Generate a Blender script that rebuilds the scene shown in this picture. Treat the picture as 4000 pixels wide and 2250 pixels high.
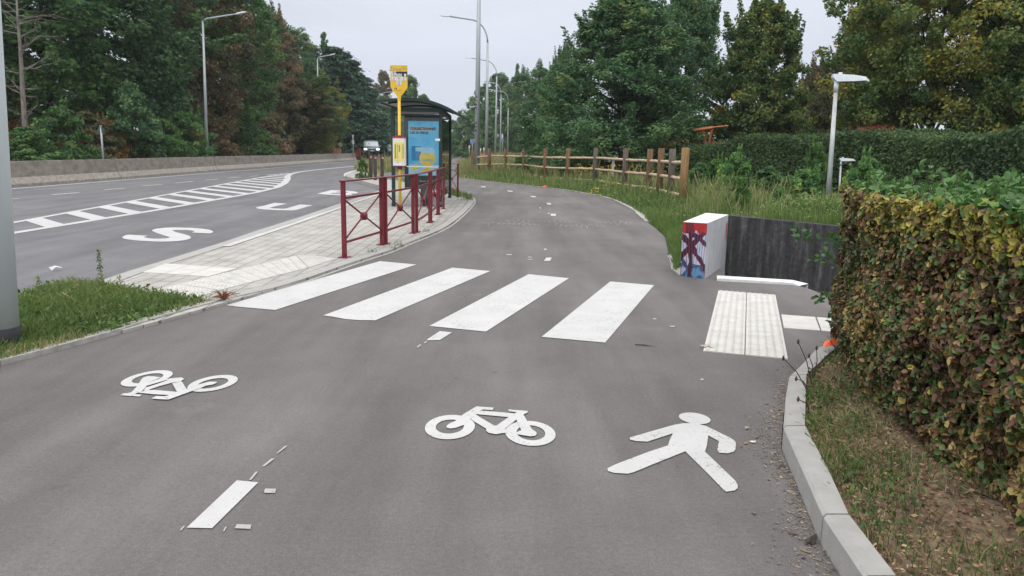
import bpy, bmesh, math, random
import numpy as np
from mathutils import Vector, Matrix
from mathutils.geometry import tessellate_polygon

for o in list(bpy.data.objects): bpy.data.objects.remove(o)
random.seed(4); RNG = np.random.default_rng(11)
scene = bpy.context.scene
COL = scene.collection
rad = math.radians

# ------------------------------------------------------------------ camera
F, PITCH, ROLL, EYE = 2945.0, .180, .018, 1.453
fw = np.array([0, math.cos(PITCH), -math.sin(PITCH)]); up0 = np.array([0, math.sin(PITCH), math.cos(PITCH)]); rt0 = np.array([1., 0, 0])
RT = math.cos(ROLL)*rt0 + math.sin(ROLL)*up0
UP = -math.sin(ROLL)*rt0 + math.cos(ROLL)*up0
cam = bpy.data.cameras.new('camera'); camo = bpy.data.objects.new('camera', cam); COL.objects.link(camo)
cam.sensor_width = 36; cam.lens = F/4000*36; cam.clip_start = .05; cam.clip_end = 3000
M = Matrix.Identity(4)
for i in range(3):
    M[i][0] = RT[i]; M[i][1] = UP[i]; M[i][2] = -fw[i]
M[2][3] = EYE
camo.matrix_world = M
scene.camera = camo

# ------------------------------------------------------------------ sky, sun, exposure
SUN_EL, SUN_AZ = rad(52), rad(205)
world = bpy.data.worlds.new('World'); scene.world = world; world.use_nodes = True
nt = world.node_tree; nt.nodes.clear()
def wn(t, **k):
    n = nt.nodes.new(t)
    for a, b in k.items(): setattr(n, a, b)
    return n
out = wn('ShaderNodeOutputWorld'); bg = wn('ShaderNodeBackground'); bg.inputs[1].default_value = .1
sky = wn('ShaderNodeTexSky', sky_type='NISHITA', sun_disc=False, sun_elevation=SUN_EL, sun_rotation=SUN_AZ)
tc = wn('ShaderNodeTexCoord'); sep = wn('ShaderNodeSeparateXYZ')
nt.links.new(tc.outputs['Generated'], sep.inputs[0])
ramp = wn('ShaderNodeValToRGB')
cr = ramp.color_ramp
cr.elements[0].position = 0.0; cr.elements[0].color = (.335, .355, .405, 1)
cr.elements[1].position = 1.0; cr.elements[1].color = (1, 1, 1, 1)
for p, c in ((.10, (.345, .365, .415, 1)), (.25, (.385, .400, .435, 1)), (.5, (.66, .67, .70, 1))):
    e = cr.elements.new(p); e.color = c
nt.links.new(sep.outputs[2], ramp.inputs[0])
mp = wn('ShaderNodeMapping'); mp.inputs['Scale'].default_value = (1, 1, 5)
nz = wn('ShaderNodeTexNoise'); nz.inputs['Scale'].default_value = 2.2; nz.inputs['Detail'].default_value = 4
nt.links.new(tc.outputs['Generated'], mp.inputs[0]); nt.links.new(mp.outputs[0], nz.inputs['Vector'])
mr = wn('ShaderNodeMapRange'); mr.inputs[1].default_value = .3; mr.inputs[2].default_value = .7; mr.inputs[3].default_value = 16.7; mr.inputs[4].default_value = 20.0
nt.links.new(nz.outputs[0], mr.inputs[0])
vm = wn('ShaderNodeVectorMath', operation='SCALE'); nt.links.new(ramp.outputs[0], vm.inputs[0]); nt.links.new(mr.outputs[0], vm.inputs['Scale'])
mx = wn('ShaderNodeMix', data_type='RGBA'); mx.inputs[0].default_value = .93
nt.links.new(sky.outputs[0], mx.inputs[6]); nt.links.new(vm.outputs[0], mx.inputs[7])
nt.links.new(mx.outputs[2], bg.inputs[0]); nt.links.new(bg.outputs[0], out.inputs[0])
sd = bpy.data.lights.new('sun', 'SUN'); sd.energy = .8; sd.angle = rad(25); sd.color = (1, .965, .92)
so = bpy.data.objects.new('sun', sd); COL.objects.link(so)
so.rotation_euler = (rad(90)-SUN_EL, 0, math.pi-SUN_AZ)
scene.view_settings.view_transform = 'Standard'; scene.view_settings.look = 'None'
scene.view_settings.gamma = 1; scene.view_settings.exposure = 0.22
scene.render.engine = 'CYCLES'
scene.cycles.use_denoising = True
scene.cycles.max_bounces = 6; scene.cycles.diffuse_bounces = 3; scene.cycles.transparent_max_bounces = 12

# ------------------------------------------------------------------ pixel (4000 x 2250) to place
def ray(px, py): return fw + RT*(px-2000)/F - UP*(py-1125)/F
def G(px, py, z=0.0):
    d = ray(px, py); t = (z-EYE)/d[2]
    return np.array([d[0]*t, d[1]*t, z])
def D(px, py, dist):
    d = ray(px, py); t = dist/d[1]
    return np.array([d[0]*t, dist, EYE+d[2]*t])
def YH(px): return 1125 - F*math.tan(PITCH) + (px-2000)*math.tan(ROLL)

# ------------------------------------------------------------------ materials
def mk(name):
    m = bpy.data.materials.new(name); m.use_nodes = True
    n = m.node_tree; b = n.nodes['Principled BSDF']
    return m, n, b
def mat(name, col, rough=.6, var=.12, scale=8, bump=0, bscale=60, metal=0, col2=None, detail=4, stretch=(1, 1, 1), objc=False, spec=.5):
    m, n, b = mk(name)
    b.inputs['Roughness'].default_value = rough; b.inputs['Metallic'].default_value = metal
    b.inputs['Specular IOR Level'].default_value = spec
    tcn = n.nodes.new('ShaderNodeTexCoord'); geo = n.nodes.new('ShaderNodeNewGeometry')
    mpn = n.nodes.new('ShaderNodeMapping'); mpn.inputs['Scale'].default_value = stretch
    n.links.new(tcn.outputs['Object'] if objc else geo.outputs['Position'], mpn.inputs[0])
    c2 = col2 or tuple(min(1, c*(1+var)) for c in col); c1 = col if col2 else tuple(c*(1-var) for c in col)
    nzn = n.nodes.new('ShaderNodeTexNoise'); nzn.inputs['Scale'].default_value = scale; nzn.inputs['Detail'].default_value = detail; nzn.inputs['Roughness'].default_value = .6
    n.links.new(mpn.outputs[0], nzn.inputs['Vector'])
    r = n.nodes.new('ShaderNodeValToRGB'); r.color_ramp.elements[0].position = .32; r.color_ramp.elements[1].position = .68
    r.color_ramp.elements[0].color = (*c1, 1); r.color_ramp.elements[1].color = (*c2, 1)
    n.links.new(nzn.outputs[0], r.inputs[0]); n.links.new(r.outputs[0], b.inputs['Base Color'])
    if bump:
        n2 = n.nodes.new('ShaderNodeTexNoise'); n2.inputs['Scale'].default_value = bscale; n2.inputs['Detail'].default_value = 3
        n.links.new(mpn.outputs[0], n2.inputs['Vector'])
        bp = n.nodes.new('ShaderNodeBump'); bp.inputs['Strength'].default_value = bump; bp.inputs['Distance'].default_value = .01
        n.links.new(n2.outputs[0], bp.inputs['Height']); n.links.new(bp.outputs[0], b.inputs['Normal'])
    return m
def leafmat(name, cols, rough=.55, trans=.38):
    m, n, b = mk(name)
    a = n.nodes.new('ShaderNodeAttribute'); a.attribute_name = 'tint'
    r = n.nodes.new('ShaderNodeValToRGB'); r.color_ramp.interpolation = 'LINEAR'
    k = len(cols)
    while len(r.color_ramp.elements) < k: r.color_ramp.elements.new(.5)
    for i, c in enumerate(cols):
        r.color_ramp.elements[i].position = i/(k-1); r.color_ramp.elements[i].color = (*c, 1)
    n.links.new(a.outputs['Fac'], r.inputs[0]); n.links.new(r.outputs[0], b.inputs['Base Color'])
    b.inputs['Roughness'].default_value = rough; b.inputs['Specular IOR Level'].default_value = .35
    if trans:
        t = n.nodes.new('ShaderNodeBsdfTranslucent'); ms = n.nodes.new('ShaderNodeMixShader'); ms.inputs[0].default_value = trans
        n.links.new(r.outputs[0], t.inputs[0]); n.links.new(b.outputs[0], ms.inputs[1]); n.links.new(t.outputs[0], ms.inputs[2])
        n.links.new(ms.outputs[0], n.nodes['Material Output'].inputs[0])
    return m
def asphalt(name, col, warm, light, blotch=.5, speck=.35):
    """two scales of tone plus aggregate speckle and fine bump"""
    m, n, b = mk(name); L = n.links.new
    geo = n.nodes.new('ShaderNodeNewGeometry')
    def noise(s, d=4, ro=.6, vec=None):
        q = n.nodes.new('ShaderNodeTexNoise'); q.inputs['Scale'].default_value = s; q.inputs['Detail'].default_value = d; q.inputs['Roughness'].default_value = ro
        L(vec or geo.outputs['Position'], q.inputs['Vector']); return q.outputs[0]
    def ramp_(src, a, c, p0, p1):
        r = n.nodes.new('ShaderNodeValToRGB'); r.color_ramp.elements[0].color = (*a, 1); r.color_ramp.elements[1].color = (*c, 1)
        r.color_ramp.elements[0].position = p0; r.color_ramp.elements[1].position = p1; L(src, r.inputs[0]); return r.outputs[0]
    def mix(f, a, c, mode='MIX'):
        q = n.nodes.new('ShaderNodeMix'); q.data_type = 'RGBA'; q.blend_type = mode
        if isinstance(f, float): q.inputs[0].default_value = f
        else: L(f, q.inputs[0])
        L(a, q.inputs[6]); L(c, q.inputs[7]); return q.outputs[2]
    base = ramp_(noise(.35, 5), col, warm, .35, .65)
    st = n.nodes.new('ShaderNodeMapping'); st.inputs['Scale'].default_value = (1.6, .22, 1); st.inputs['Rotation'].default_value = (0, 0, rad(-14)); L(geo.outputs['Position'], st.inputs[0])
    streak = ramp_(noise(1.3, 4, .55, st.outputs[0]), (1-.16*blotch*2,)*3, (1+.10*blotch*2,)*3, .3, .7)
    c = mix(1.0, base, streak, 'MULTIPLY')
    c = mix(1.0, c, ramp_(noise(1.7, 9, .75), (.92, .92, .92), (1.07, 1.06, 1.05), .36, .64), 'MULTIPLY')
    c = mix(1.0, c, ramp_(noise(48, 5, .8), (.84, .84, .84), (1.16, 1.16, 1.16), .34, .66), 'MULTIPLY')
    dust = ramp_(noise(.9, 10, .78), (0, 0, 0), (.5, .5, .5), .58, .72); c = mix(dust, c, ramp_(noise(30, 3), (.20, .19, .18), (.26, .245, .235), .4, .6))
    stn = ramp_(noise(6.5, 2, .4), (0, 0, 0), (.45, .45, .45), .72, .78); c = mix(stn, c, ramp_(noise(3, 1), (.085, .080, .080), (.09, .085, .085), .4, .6))
    sp = ramp_(noise(170, 2, .8), (1-speck,)*3, (1+speck,)*3, .3, .7)
    c = mix(.8, c, mix(1.0, c, sp, 'MULTIPLY'))
    v = n.nodes.new('ShaderNodeTexVoronoi'); v.inputs['Scale'].default_value = 120; L(geo.outputs['Position'], v.inputs['Vector'])
    lt = ramp_(v.outputs['Distance'], light, (0, 0, 0), .0, .12)
    c = mix(.55, c, lt, 'ADD') if light[0] > 0 else c
    L(c, b.inputs['Base Color']); b.inputs['Roughness'].default_value = .85; b.inputs['Specular IOR Level'].default_value = .3
    bp = n.nodes.new('ShaderNodeBump'); bp.inputs['Strength'].default_value = .5; bp.inputs['Distance'].default_value = .004
    L(noise(220, 2, .7), bp.inputs['Height']); L(bp.outputs[0], b.inputs['Normal'])
    return m
def pavermat(name, c1, c2, mortar, ang, bw, rh, ms=.008, squash=1):
    m, n, b = mk(name); L = n.links.new
    geo = n.nodes.new('ShaderNodeNewGeometry'); mp_ = n.nodes.new('ShaderNodeMapping'); mp_.inputs['Rotation'].default_value = (0, 0, -ang)
    L(geo.outputs['Position'], mp_.inputs[0])
    br = n.nodes.new('ShaderNodeTexBrick'); L(mp_.outputs[0], br.inputs['Vector'])
    br.inputs['Color1'].default_value = (*c1, 1); br.inputs['Color2'].default_value = (*c2, 1); br.inputs['Mortar'].default_value = (*mortar, 1)
    br.inputs['Scale'].default_value = 1; br.inputs['Mortar Size'].default_value = ms; br.inputs['Mortar Smooth'].default_value = .25
    br.inputs['Brick Width'].default_value = bw; br.inputs['Row Height'].default_value = rh
    q = n.nodes.new('ShaderNodeTexNoise'); q.inputs['Scale'].default_value = 2.5; q.inputs['Detail'].default_value = 6; L(geo.outputs['Position'], q.inputs['Vector'])
    r = n.nodes.new('ShaderNodeValToRGB'); r.color_ramp.elements[0].position = .3; r.color_ramp.elements[1].position = .7
    r.color_ramp.elements[0].color = (.78, .77, .75, 1); r.color_ramp.elements[1].color = (1.08, 1.08, 1.08, 1); L(q.outputs[0], r.inputs[0])
    x = n.nodes.new('ShaderNodeMix'); x.data_type = 'RGBA'; x.blend_type = 'MULTIPLY'; x.inputs[0].default_value = 1
    L(br.outputs[0], x.inputs[6]); L(r.outputs[0], x.inputs[7]); L(x.outputs[2], b.inputs['Base Color'])
    b.inputs['Roughness'].default_value = .85
    bp = n.nodes.new('ShaderNodeBump'); bp.inputs['Strength'].default_value = .5; bp.inputs['Distance'].default_value = .01; bp.invert = True
    L(br.outputs['Fac'], bp.inputs['Height']); L(bp.outputs[0], b.inputs['Normal'])
    return m

MT = {}
MT['path'] = asphalt('path asphalt', (.136, .126, .124), (.170, .156, .152), (.10, .10, .10), blotch=.8)
MT['road'] = asphalt('road asphalt', (.150, .148, .156), (.176, .172, .178), (.08, .08, .08), blotch=.7)
MT['ground'] = mat('soil and grass', (.035, .055, .018), .95, col2=(.075, .095, .03), scale=1.5, bump=.6, bscale=12)
MT['litter'] = mat('leaf litter', (.085, .058, .038), .95, col2=(.25, .185, .115), scale=9, bump=1, bscale=40)
MT['gravelly'] = mat('kerbside grit', (.18, .15, .12), .95, col2=(.30, .26, .21), scale=25, bump=.8, bscale=90)
def paint(name, c=(.575, .568, .56)):
    """thermoplastic paint: slight grime, and small worn specks where the aggregate shows"""
    m = mat(name, tuple(x*.88 for x in c), .6, col2=c, scale=3.5, bump=.35, bscale=160, detail=8, spec=.3)
    n = m.node_tree; L = n.links.new; b = n.nodes['Principled BSDF']; src = b.inputs['Base Color'].links[0].from_socket
    geo = n.nodes.new('ShaderNodeNewGeometry'); q = n.nodes.new('ShaderNodeTexNoise'); q.inputs['Scale'].default_value = 55; q.inputs['Detail'].default_value = 3; L(geo.outputs['Position'], q.inputs['Vector'])
    q2 = n.nodes.new('ShaderNodeTexNoise'); q2.inputs['Scale'].default_value = 3; q2.inputs['Detail'].default_value = 3; L(geo.outputs['Position'], q2.inputs['Vector'])
    md_ = n.nodes.new('ShaderNodeMath'); md_.operation = 'MULTIPLY_ADD'; md_.inputs[1].default_value = .35; L(q2.outputs[0], md_.inputs[0]); L(q.outputs[0], md_.inputs[2])
    r = n.nodes.new('ShaderNodeValToRGB'); r.color_ramp.elements[0].position = .80; r.color_ramp.elements[0].color = (0, 0, 0, 1); r.color_ramp.elements[1].position = .88; r.color_ramp.elements[1].color = (.75, .75, .75, 1); L(md_.outputs[0], r.inputs[0])
    x = n.nodes.new('ShaderNodeMix'); x.data_type = 'RGBA'; L(r.outputs[0], x.inputs[0]); L(src, x.inputs[6]); x.inputs[7].default_value = (.20, .19, .185, 1); L(x.outputs[2], b.inputs['Base Color'])
    return m
MT['paint'] = paint('road paint')
MT['paint2'] = paint('worn road paint', (.44, .43, .42))
MT['chalk'] = mat('chalk', (.24, .235, .24), .9, var=.05)
MT['concrete'] = mat('pale concrete', (.40, .39, .37), .85, var=.10, scale=6, bump=.25, bscale=90)
MT['kerb'] = mat('kerb concrete', (.37, .36, .34), .85, var=.08, scale=10, bump=.3, bscale=120)
MT['oldkerb'] = mat('old kerb concrete', (.28, .27, .24), .9, col2=(.46, .45, .42), scale=9, bump=.4, bscale=60)
MT['tact'] = mat('white tactile slab', (.50, .485, .45), .8, col2=(.60, .585, .55), scale=7, bump=.3, bscale=100)
MT['barrier'] = mat('weathered barrier concrete', (.165, .142, .118), .9, col2=(.30, .265, .225), scale=2.2, bump=.5, bscale=30, detail=9, stretch=(1, 1, 2.0))
MT['barrierlow'] = mat('spalled barrier foot', (.24, .21, .175), .9, col2=(.42, .38, .33), scale=7, bump=.8, bscale=25, detail=9)
MT['galv'] = mat('galvanised steel', (.40, .43, .44), .5, var=.08, scale=4, metal=.3, stretch=(1, 1, .3))
MT['galvdark'] = mat('grey painted steel', (.62, .68, .69), .6, var=.05, scale=3, stretch=(1, 1, .2))
MT['whitepole'] = mat('weathered white pole', (.40, .42, .42), .55, col2=(.66, .69, .70), scale=9, stretch=(1, 1, .25))
MT['lampwhite'] = mat('white lamp housing', (.68, .72, .76), .4, var=.04)
MT['black'] = mat('black rubber', (.018, .019, .022), .7, var=.2, scale=20)
MT['red'] = mat('dark red lacquer', (.165, .012, .022), .42, var=.10, scale=14)
MT['yellow'] = mat('signal yellow', (.78, .50, .035), .45, var=.05)
MT['pyellow'] = mat('pale yellow paper', (.80, .68, .20), .6, var=.04)
MT['white'] = mat('white plate', (.74, .74, .74), .5, var=.03)
MT['redcap'] = mat('bright red plastic', (.50, .03, .03), .4, var=.05)
MT['sgreen'] = mat('dark green frame', (.012, .034, .032), .4, var=.1)
MT['sroof'] = mat('smoked roof sheet', (.16, .16, .17), .35, var=.05)
MT['darktxt'] = mat('dark print', (.02, .022, .035), .6, var=.05)
MT['greytxt'] = mat('faded grey print', (.30, .27, .16), .6, var=.05)
MT['blue'] = mat('poster blue', (.07, .47, .86), .4, col2=(.20, .66, .95), scale=2.2)
MT['bluedeep'] = mat('poster deep blue', (.04, .24, .50), .4, var=.15, scale=4)
MT['bluepale'] = mat('poster pale blue', (.42, .68, .86), .4, var=.1, scale=5)
MT['postyel'] = mat('poster yellow', (.85, .62, .08), .4, var=.1, scale=4)
MT['blackpanel'] = mat('black frame with painted reflection', (.045, .052, .064), .35, var=.1)  # dark frame lifted to grey-blue: the glass reflection is put into its colour
MT['bollard'] = mat('brown recycled plastic', (.062, .045, .038), .8, var=.2, scale=20, stretch=(1, 1, .2))
MT['post'] = mat('treated wooden post', (.10, .055, .026), .85, col2=(.24, .145, .07), scale=9, stretch=(3, 3, .35), bump=.5, bscale=40)
MT['posty'] = mat('fresh wooden post', (.20, .115, .045), .85, col2=(.36, .225, .10), scale=9, stretch=(3, 3, .3), bump=.5, bscale=40)
MT['postgrey'] = mat('greyed wooden post', (.085, .065, .05), .85, col2=(.17, .14, .11), scale=12, stretch=(3, 3, .3), bump=.5, bscale=40)
MT['rail'] = mat('peeled wooden rail', (.40, .29, .19), .8, col2=(.60, .47, .33), scale=7, bump=.4, bscale=30)
MT['bark'] = mat('bark', (.030, .024, .019), .95, col2=(.075, .062, .05), scale=5, stretch=(2, 2, .4), bump=.8, bscale=20)
MT['deadbark'] = mat('dead pale bark', (.12, .095, .085), .9, col2=(.27, .235, .21), scale=6, stretch=(2, 2, .4))
MT['orange'] = mat('orange timber', (.36, .125, .045), .7, var=.15, scale=3)
MT['brickred'] = mat('red tile', (.32, .085, .035), .8, var=.2, scale=10)
MT['carpaint'] = mat('dark metallic car paint', (.16, .175, .21), .3, var=.02, metal=.2)
MT['carwhite'] = mat('silver car paint', (.62, .65, .68), .25, var=.02, metal=.2)
MT['windscreen'] = mat('windscreen', (.45, .50, .52), .2, var=.1)
MT['darkglass'] = mat('dark glass', (.012, .014, .017), .12, var=.1)
MT['bluesign'] = mat('blue sign', (.03, .16, .55), .4, var=.03)
MT['hubgrey'] = mat('dim grey sheet', (.13, .15, .15), .6, var=.1)
MT['backgreen'] = mat('sign back', (.045, .075, .06), .6, var=.1)
MT['orangeplastic'] = mat('orange litter', (.85, .14, .05), .4, var=.05)
MT['wrapblue'] = mat('blue litter', (.12, .30, .80), .4, var=.05)
MT['straw'] = mat('dry stalk', (.36, .25, .13), .9, var=.2, scale=30)
MT['fallen'] = mat('fallen leaf', (.28, .13, .05), .8, col2=(.45, .30, .10), scale=15)
# glowing headlamps of the van
m, n, b = mk('headlamp glow'); b.inputs['Base Color'].default_value = (1, 1, 1, 1); b.inputs['Emission Color'].default_value = (.9, .95, 1, 1); b.inputs['Emission Strength'].default_value = 2.5; MT['headlamp'] = m
# shelter glass
m, n, b = mk('shelter glass'); g = n.nodes.new('ShaderNodeBsdfGlossy'); g.inputs['Roughness'].default_value = .03
t = n.nodes.new('ShaderNodeBsdfTransparent'); t.inputs[0].default_value = (.93, .96, .955, 1)
fr = n.nodes.new('ShaderNodeFresnel'); fr.inputs[0].default_value = 1.5; ms = n.nodes.new('ShaderNodeMixShader')
md = n.nodes.new('ShaderNodeMath'); md.operation = 'ADD'; md.inputs[1].default_value = .0; n.links.new(fr.outputs[0], md.inputs[0])
n.links.new(md.outputs[0], ms.inputs[0]); n.links.new(t.outputs[0], ms.inputs[1]); n.links.new(g.outputs[0], ms.inputs[2]); n.links.new(ms.outputs[0], n.nodes['Material Output'].inputs[0]); MT['glass'] = m
# stained retaining wall
def wallmat():
    m, n, b = mk('blackened stained concrete'); L = n.links.new
    geo = n.nodes.new('ShaderNodeNewGeometry'); mp_ = n.nodes.new('ShaderNodeMapping'); mp_.inputs['Scale'].default_value = (9, 9, .8); L(geo.outputs['Position'], mp_.inputs[0])
    q = n.nodes.new('ShaderNodeTexNoise'); q.inputs['Scale'].default_value = 1.6; q.inputs['Detail'].default_value = 7; q.inputs['Roughness'].default_value = .7; L(mp_.outputs[0], q.inputs['Vector'])
    r = n.nodes.new('ShaderNodeValToRGB'); e = r.color_ramp.elements; e[0].position = .36; e[0].color = (.022, .022, .024, 1); e[1].position = .74; e[1].color = (.14, .135, .138, 1); x = e.new(.54); x.color = (.050, .049, .051, 1)
    L(q.outputs[0], r.inputs[0])
    q2 = n.nodes.new('ShaderNodeTexNoise'); q2.inputs['Scale'].default_value = 22; q2.inputs['Detail'].default_value = 4; L(geo.outputs['Position'], q2.inputs['Vector'])
    r2 = n.nodes.new('ShaderNodeValToRGB'); r2.color_ramp.elements[0].position = .3; r2.color_ramp.elements[0].color = (.65, .65, .65, 1); r2.color_ramp.elements[1].position = .7; r2.color_ramp.elements[1].color = (1.3, 1.3, 1.3, 1); L(q2.outputs[0], r2.inputs[0])
    x = n.nodes.new('ShaderNodeMix'); x.data_type = 'RGBA'; x.blend_type = 'MULTIPLY'; x.inputs[0].default_value = 1; L(r.outputs[0], x.inputs[6]); L(r2.outputs[0], x.inputs[7])
    L(x.outputs[2], b.inputs['Base Color']); b.inputs['Roughness'].default_value = .85
    return m
MT['darkwall'] = wallmat()
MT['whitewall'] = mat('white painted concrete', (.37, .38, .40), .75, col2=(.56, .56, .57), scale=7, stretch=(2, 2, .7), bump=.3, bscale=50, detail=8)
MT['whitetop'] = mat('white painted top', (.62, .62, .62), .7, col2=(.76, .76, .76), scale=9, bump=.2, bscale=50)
def graf():
    """graffiti face: red at the top, dark plum bars, blue and white below, thin drips; object coordinates, x across and z up"""
    m, n, b = mk('graffiti paint'); L = n.links.new
    tcn = n.nodes.new('ShaderNodeTexCoord'); s = n.nodes.new('ShaderNodeSeparateXYZ'); L(tcn.outputs['Object'], s.inputs[0])
    def mth(op, a, c=None):
        q = n.nodes.new('ShaderNodeMath'); q.operation = op
        for i, v in enumerate((a, c)):
            if v is None: continue
            if isinstance(v, (int, float)): q.inputs[i].default_value = v
            else: L(v, q.inputs[i])
        return q.outputs[0]
    def mixc(f, a, c):
        q = n.nodes.new('ShaderNodeMix'); q.data_type = 'RGBA'; L(f, q.inputs[0])
        for i, v in ((6, a), (7, c)):
            if isinstance(v, tuple): q.inputs[i].default_value = (*v, 1)
            else: L(v, q.inputs[i])
        return q.outputs[2]
    q = n.nodes.new('ShaderNodeTexNoise'); q.inputs['Scale'].default_value = 9; q.inputs['Detail'].default_value = 3; L(tcn.outputs['Object'], q.inputs['Vector'])
    wob = mth('MULTIPLY', mth('SUBTRACT', q.outputs[0], .5), .06)
    X = mth('ADD', s.outputs[0], wob); Z = mth('ADD', s.outputs[2], wob)
    blue = mixc(mth('GREATER_THAN', q.outputs[0], .5), (.03, .09, .20), (.10, .25, .42))
    c = mixc(mth('LESS_THAN', Z, .15), (.46, .50, .62), blue)
    def bar(c, sl, off, w, col):
        dd = mth('ABSOLUTE', mth('SUBTRACT', mth('SUBTRACT', Z, mth('MULTIPLY', X, sl)), off))
        return mixc(mth('LESS_THAN', dd, w), c, col)
    c = bar(c, 1.35, .03, .042, (.35, .45, .55))
    c = bar(c, -1.3, .22, .04, (.02, .06, .18))
    c = bar(c, 1.15, .22, .046, (.045, .008, .03))
    c = bar(c, -1.2, .52, .048, (.035, .008, .035))
    c = bar(c, -.6, .60, .03, (.03, .012, .07))
    dd = mth('ABSOLUTE', mth('SUBTRACT', X, .125)); c = mixc(mth('LESS_THAN', dd, .026), c, (.042, .008, .022))
    top = mth('GREATER_THAN', Z, mth('ADD', .535, mth('MULTIPLY', mth('SINE', mth('MULTIPLY', s.outputs[0], 75)), .022)))
    c = mixc(top, c, (.46, .02, .02)); c = mixc(mth('MULTIPLY', top, mth('LESS_THAN', dd, .045)), c, (.15, .012, .015))
    wv = mth('SINE', mth('MULTIPLY', s.outputs[0], 190)); q3 = n.nodes.new('ShaderNodeTexNoise'); q3.inputs['Scale'].default_value = 22; q3.noise_dimensions = '1D'; L(s.outputs[0], q3.inputs['W'])
    drip = mth('MULTIPLY', mth('GREATER_THAN', wv, .80), mth('GREATER_THAN', s.outputs[2], mth('SUBTRACT', .62, mth('MULTIPLY', q3.outputs[0], 1.0))))
    c = mixc(drip, c, (.22, .035, .06))
    L(c, b.inputs['Base Color']); b.inputs['Roughness'].default_value = .45
    return m
MT['graffiti'] = graf()

# ------------------------------------------------------------------ builders
def tag(o, label=None, cat=None, group=None, kind=None):
    if label: o['label'] = label
    if cat: o['category'] = cat
    if group: o['group'] = group
    if kind: o['kind'] = kind
    return o
def empty(name, loc=(0, 0, 0), rz=0):
    o = bpy.data.objects.new(name, None); o.location = loc; o.rotation_euler = (0, 0, rz); o.empty_display_size = .2
    COL.objects.link(o); return o
def thing(name, label, cat, loc=(0, 0, 0), rz=0, group=None): return tag(empty(name, tuple(map(float, loc)), rz), label, cat, group)
class MB:
    def __init__(s): s.v = []; s.f = []; s.sm = []
    def add(s, vs, fs, smooth=False):
        k = len(s.v); s.v += [tuple(map(float, v)) for v in vs]; s.f += [tuple(i+k for i in f) for f in fs]; s.sm += [smooth]*len(fs); return s
    def box(s, c, d, rz=0, ry=0, bev=0, rx=0):
        x, y, z = (q/2 for q in d)
        R = Matrix.Rotation(rz, 3, 'Z') @ Matrix.Rotation(ry, 3, 'Y') @ Matrix.Rotation(rx, 3, 'X')
        if bev <= 0:
            P = [(-x, -y, -z), (x, -y, -z), (x, y, -z), (-x, y, -z), (-x, -y, z), (x, -y, z), (x, y, z), (-x, y, z)]
            Fc = [(0, 3, 2, 1), (4, 5, 6, 7), (0, 1, 5, 4), (1, 2, 6, 5), (2, 3, 7, 6), (3, 0, 4, 7)]
        else:
            e = bev; P = []; Fc = []
            for zz, (a, bb) in ((-z, (x-e, y-e)), (-z+e, (x, y)), (z-e, (x, y)), (z, (x-e, y-e))):
                P += [(-a, -bb, zz), (a, -bb, zz), (a, bb, zz), (-a, bb, zz)]
            Fc = [(0, 3, 2, 1), (12, 13, 14, 15)]
            for l in range(3):
                for i in range(4):
                    j = (i+1) % 4; Fc.append((l*4+i, l*4+j, l*4+4+j, l*4+4+i))
        return s.add([R @ Vector(p)+Vector(c) for p in P], Fc)
    def tube(s, pts, rads, n=10, cap=True, smooth=True):
        pts = [Vector(p) for p in pts]
        if not hasattr(rads, '__len__'): rads = [rads]*len(pts)
        vs = []; fs = []
        ref = None
        for i, p in enumerate(pts):
            d = (pts[min(i+1, len(pts)-1)]-pts[max(i-1, 0)]).normalized()
            if ref is None: ref = Vector((1, 0, 0)) if abs(d.x) < .9 else Vector((0, 1, 0))
            a = d.cross(ref); a.normalize(); b_ = d.cross(a); b_.normalize(); ref = -b_ if False else a.cross(d)
            for k in range(n):
                t = 2*math.pi*k/n; vs.append(p + (a*math.cos(t)+b_*math.sin(t))*rads[i])
        for i in range(len(pts)-1):
            for k in range(n):
                j = (k+1) % n; fs.append((i*n+k, i*n+j, (i+1)*n+j, (i+1)*n+k))
        if cap: fs.append(tuple(range(n-1, -1, -1))); fs.append(tuple((len(pts)-1)*n+k for k in range(n)))
        return s.add(vs, fs, smooth)
    def prism(s, pts2, z0, z1):
        n = len(pts2); a = sum(pts2[i][0]*pts2[(i+1) % n][1]-pts2[(i+1) % n][0]*pts2[i][1] for i in range(n))
        if a < 0: pts2 = pts2[::-1]
        tri = tessellate_polygon([[Vector((p[0], p[1], 0)) for p in pts2]])
        vs = [(p[0], p[1], z0) for p in pts2]+[(p[0], p[1], z1) for p in pts2]
        fs = []
        for t in tri:
            (x0, y0), (x1, y1), (x2, y2) = (pts2[i][:2] for i in t)
            if (x1-x0)*(y2-y0)-(x2-x0)*(y1-y0) < 0: t = t[::-1]
            fs.append(tuple(i+n for i in t)); fs.append(tuple(t[::-1]))
        for i in range(n): j = (i+1) % n; fs.append((i, j, j+n, i+n))
        return s.add(vs, fs)
    def build(s, name, m, parent=None, loc=None, tf=None):
        me = bpy.data.meshes.new(name); vs = s.v if tf is None else [tuple(tf(v)) for v in s.v]
        me.from_pydata(vs, [], s.f); me.polygons.foreach_set('use_smooth', s.sm); me.materials.append(MT[m] if isinstance(m, str) else m); me.update()
        o = bpy.data.objects.new(name, me); COL.objects.link(o)
        if parent: o.parent = parent
        if loc is not None: o.location = tuple(map(float, loc))
        return o
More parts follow.
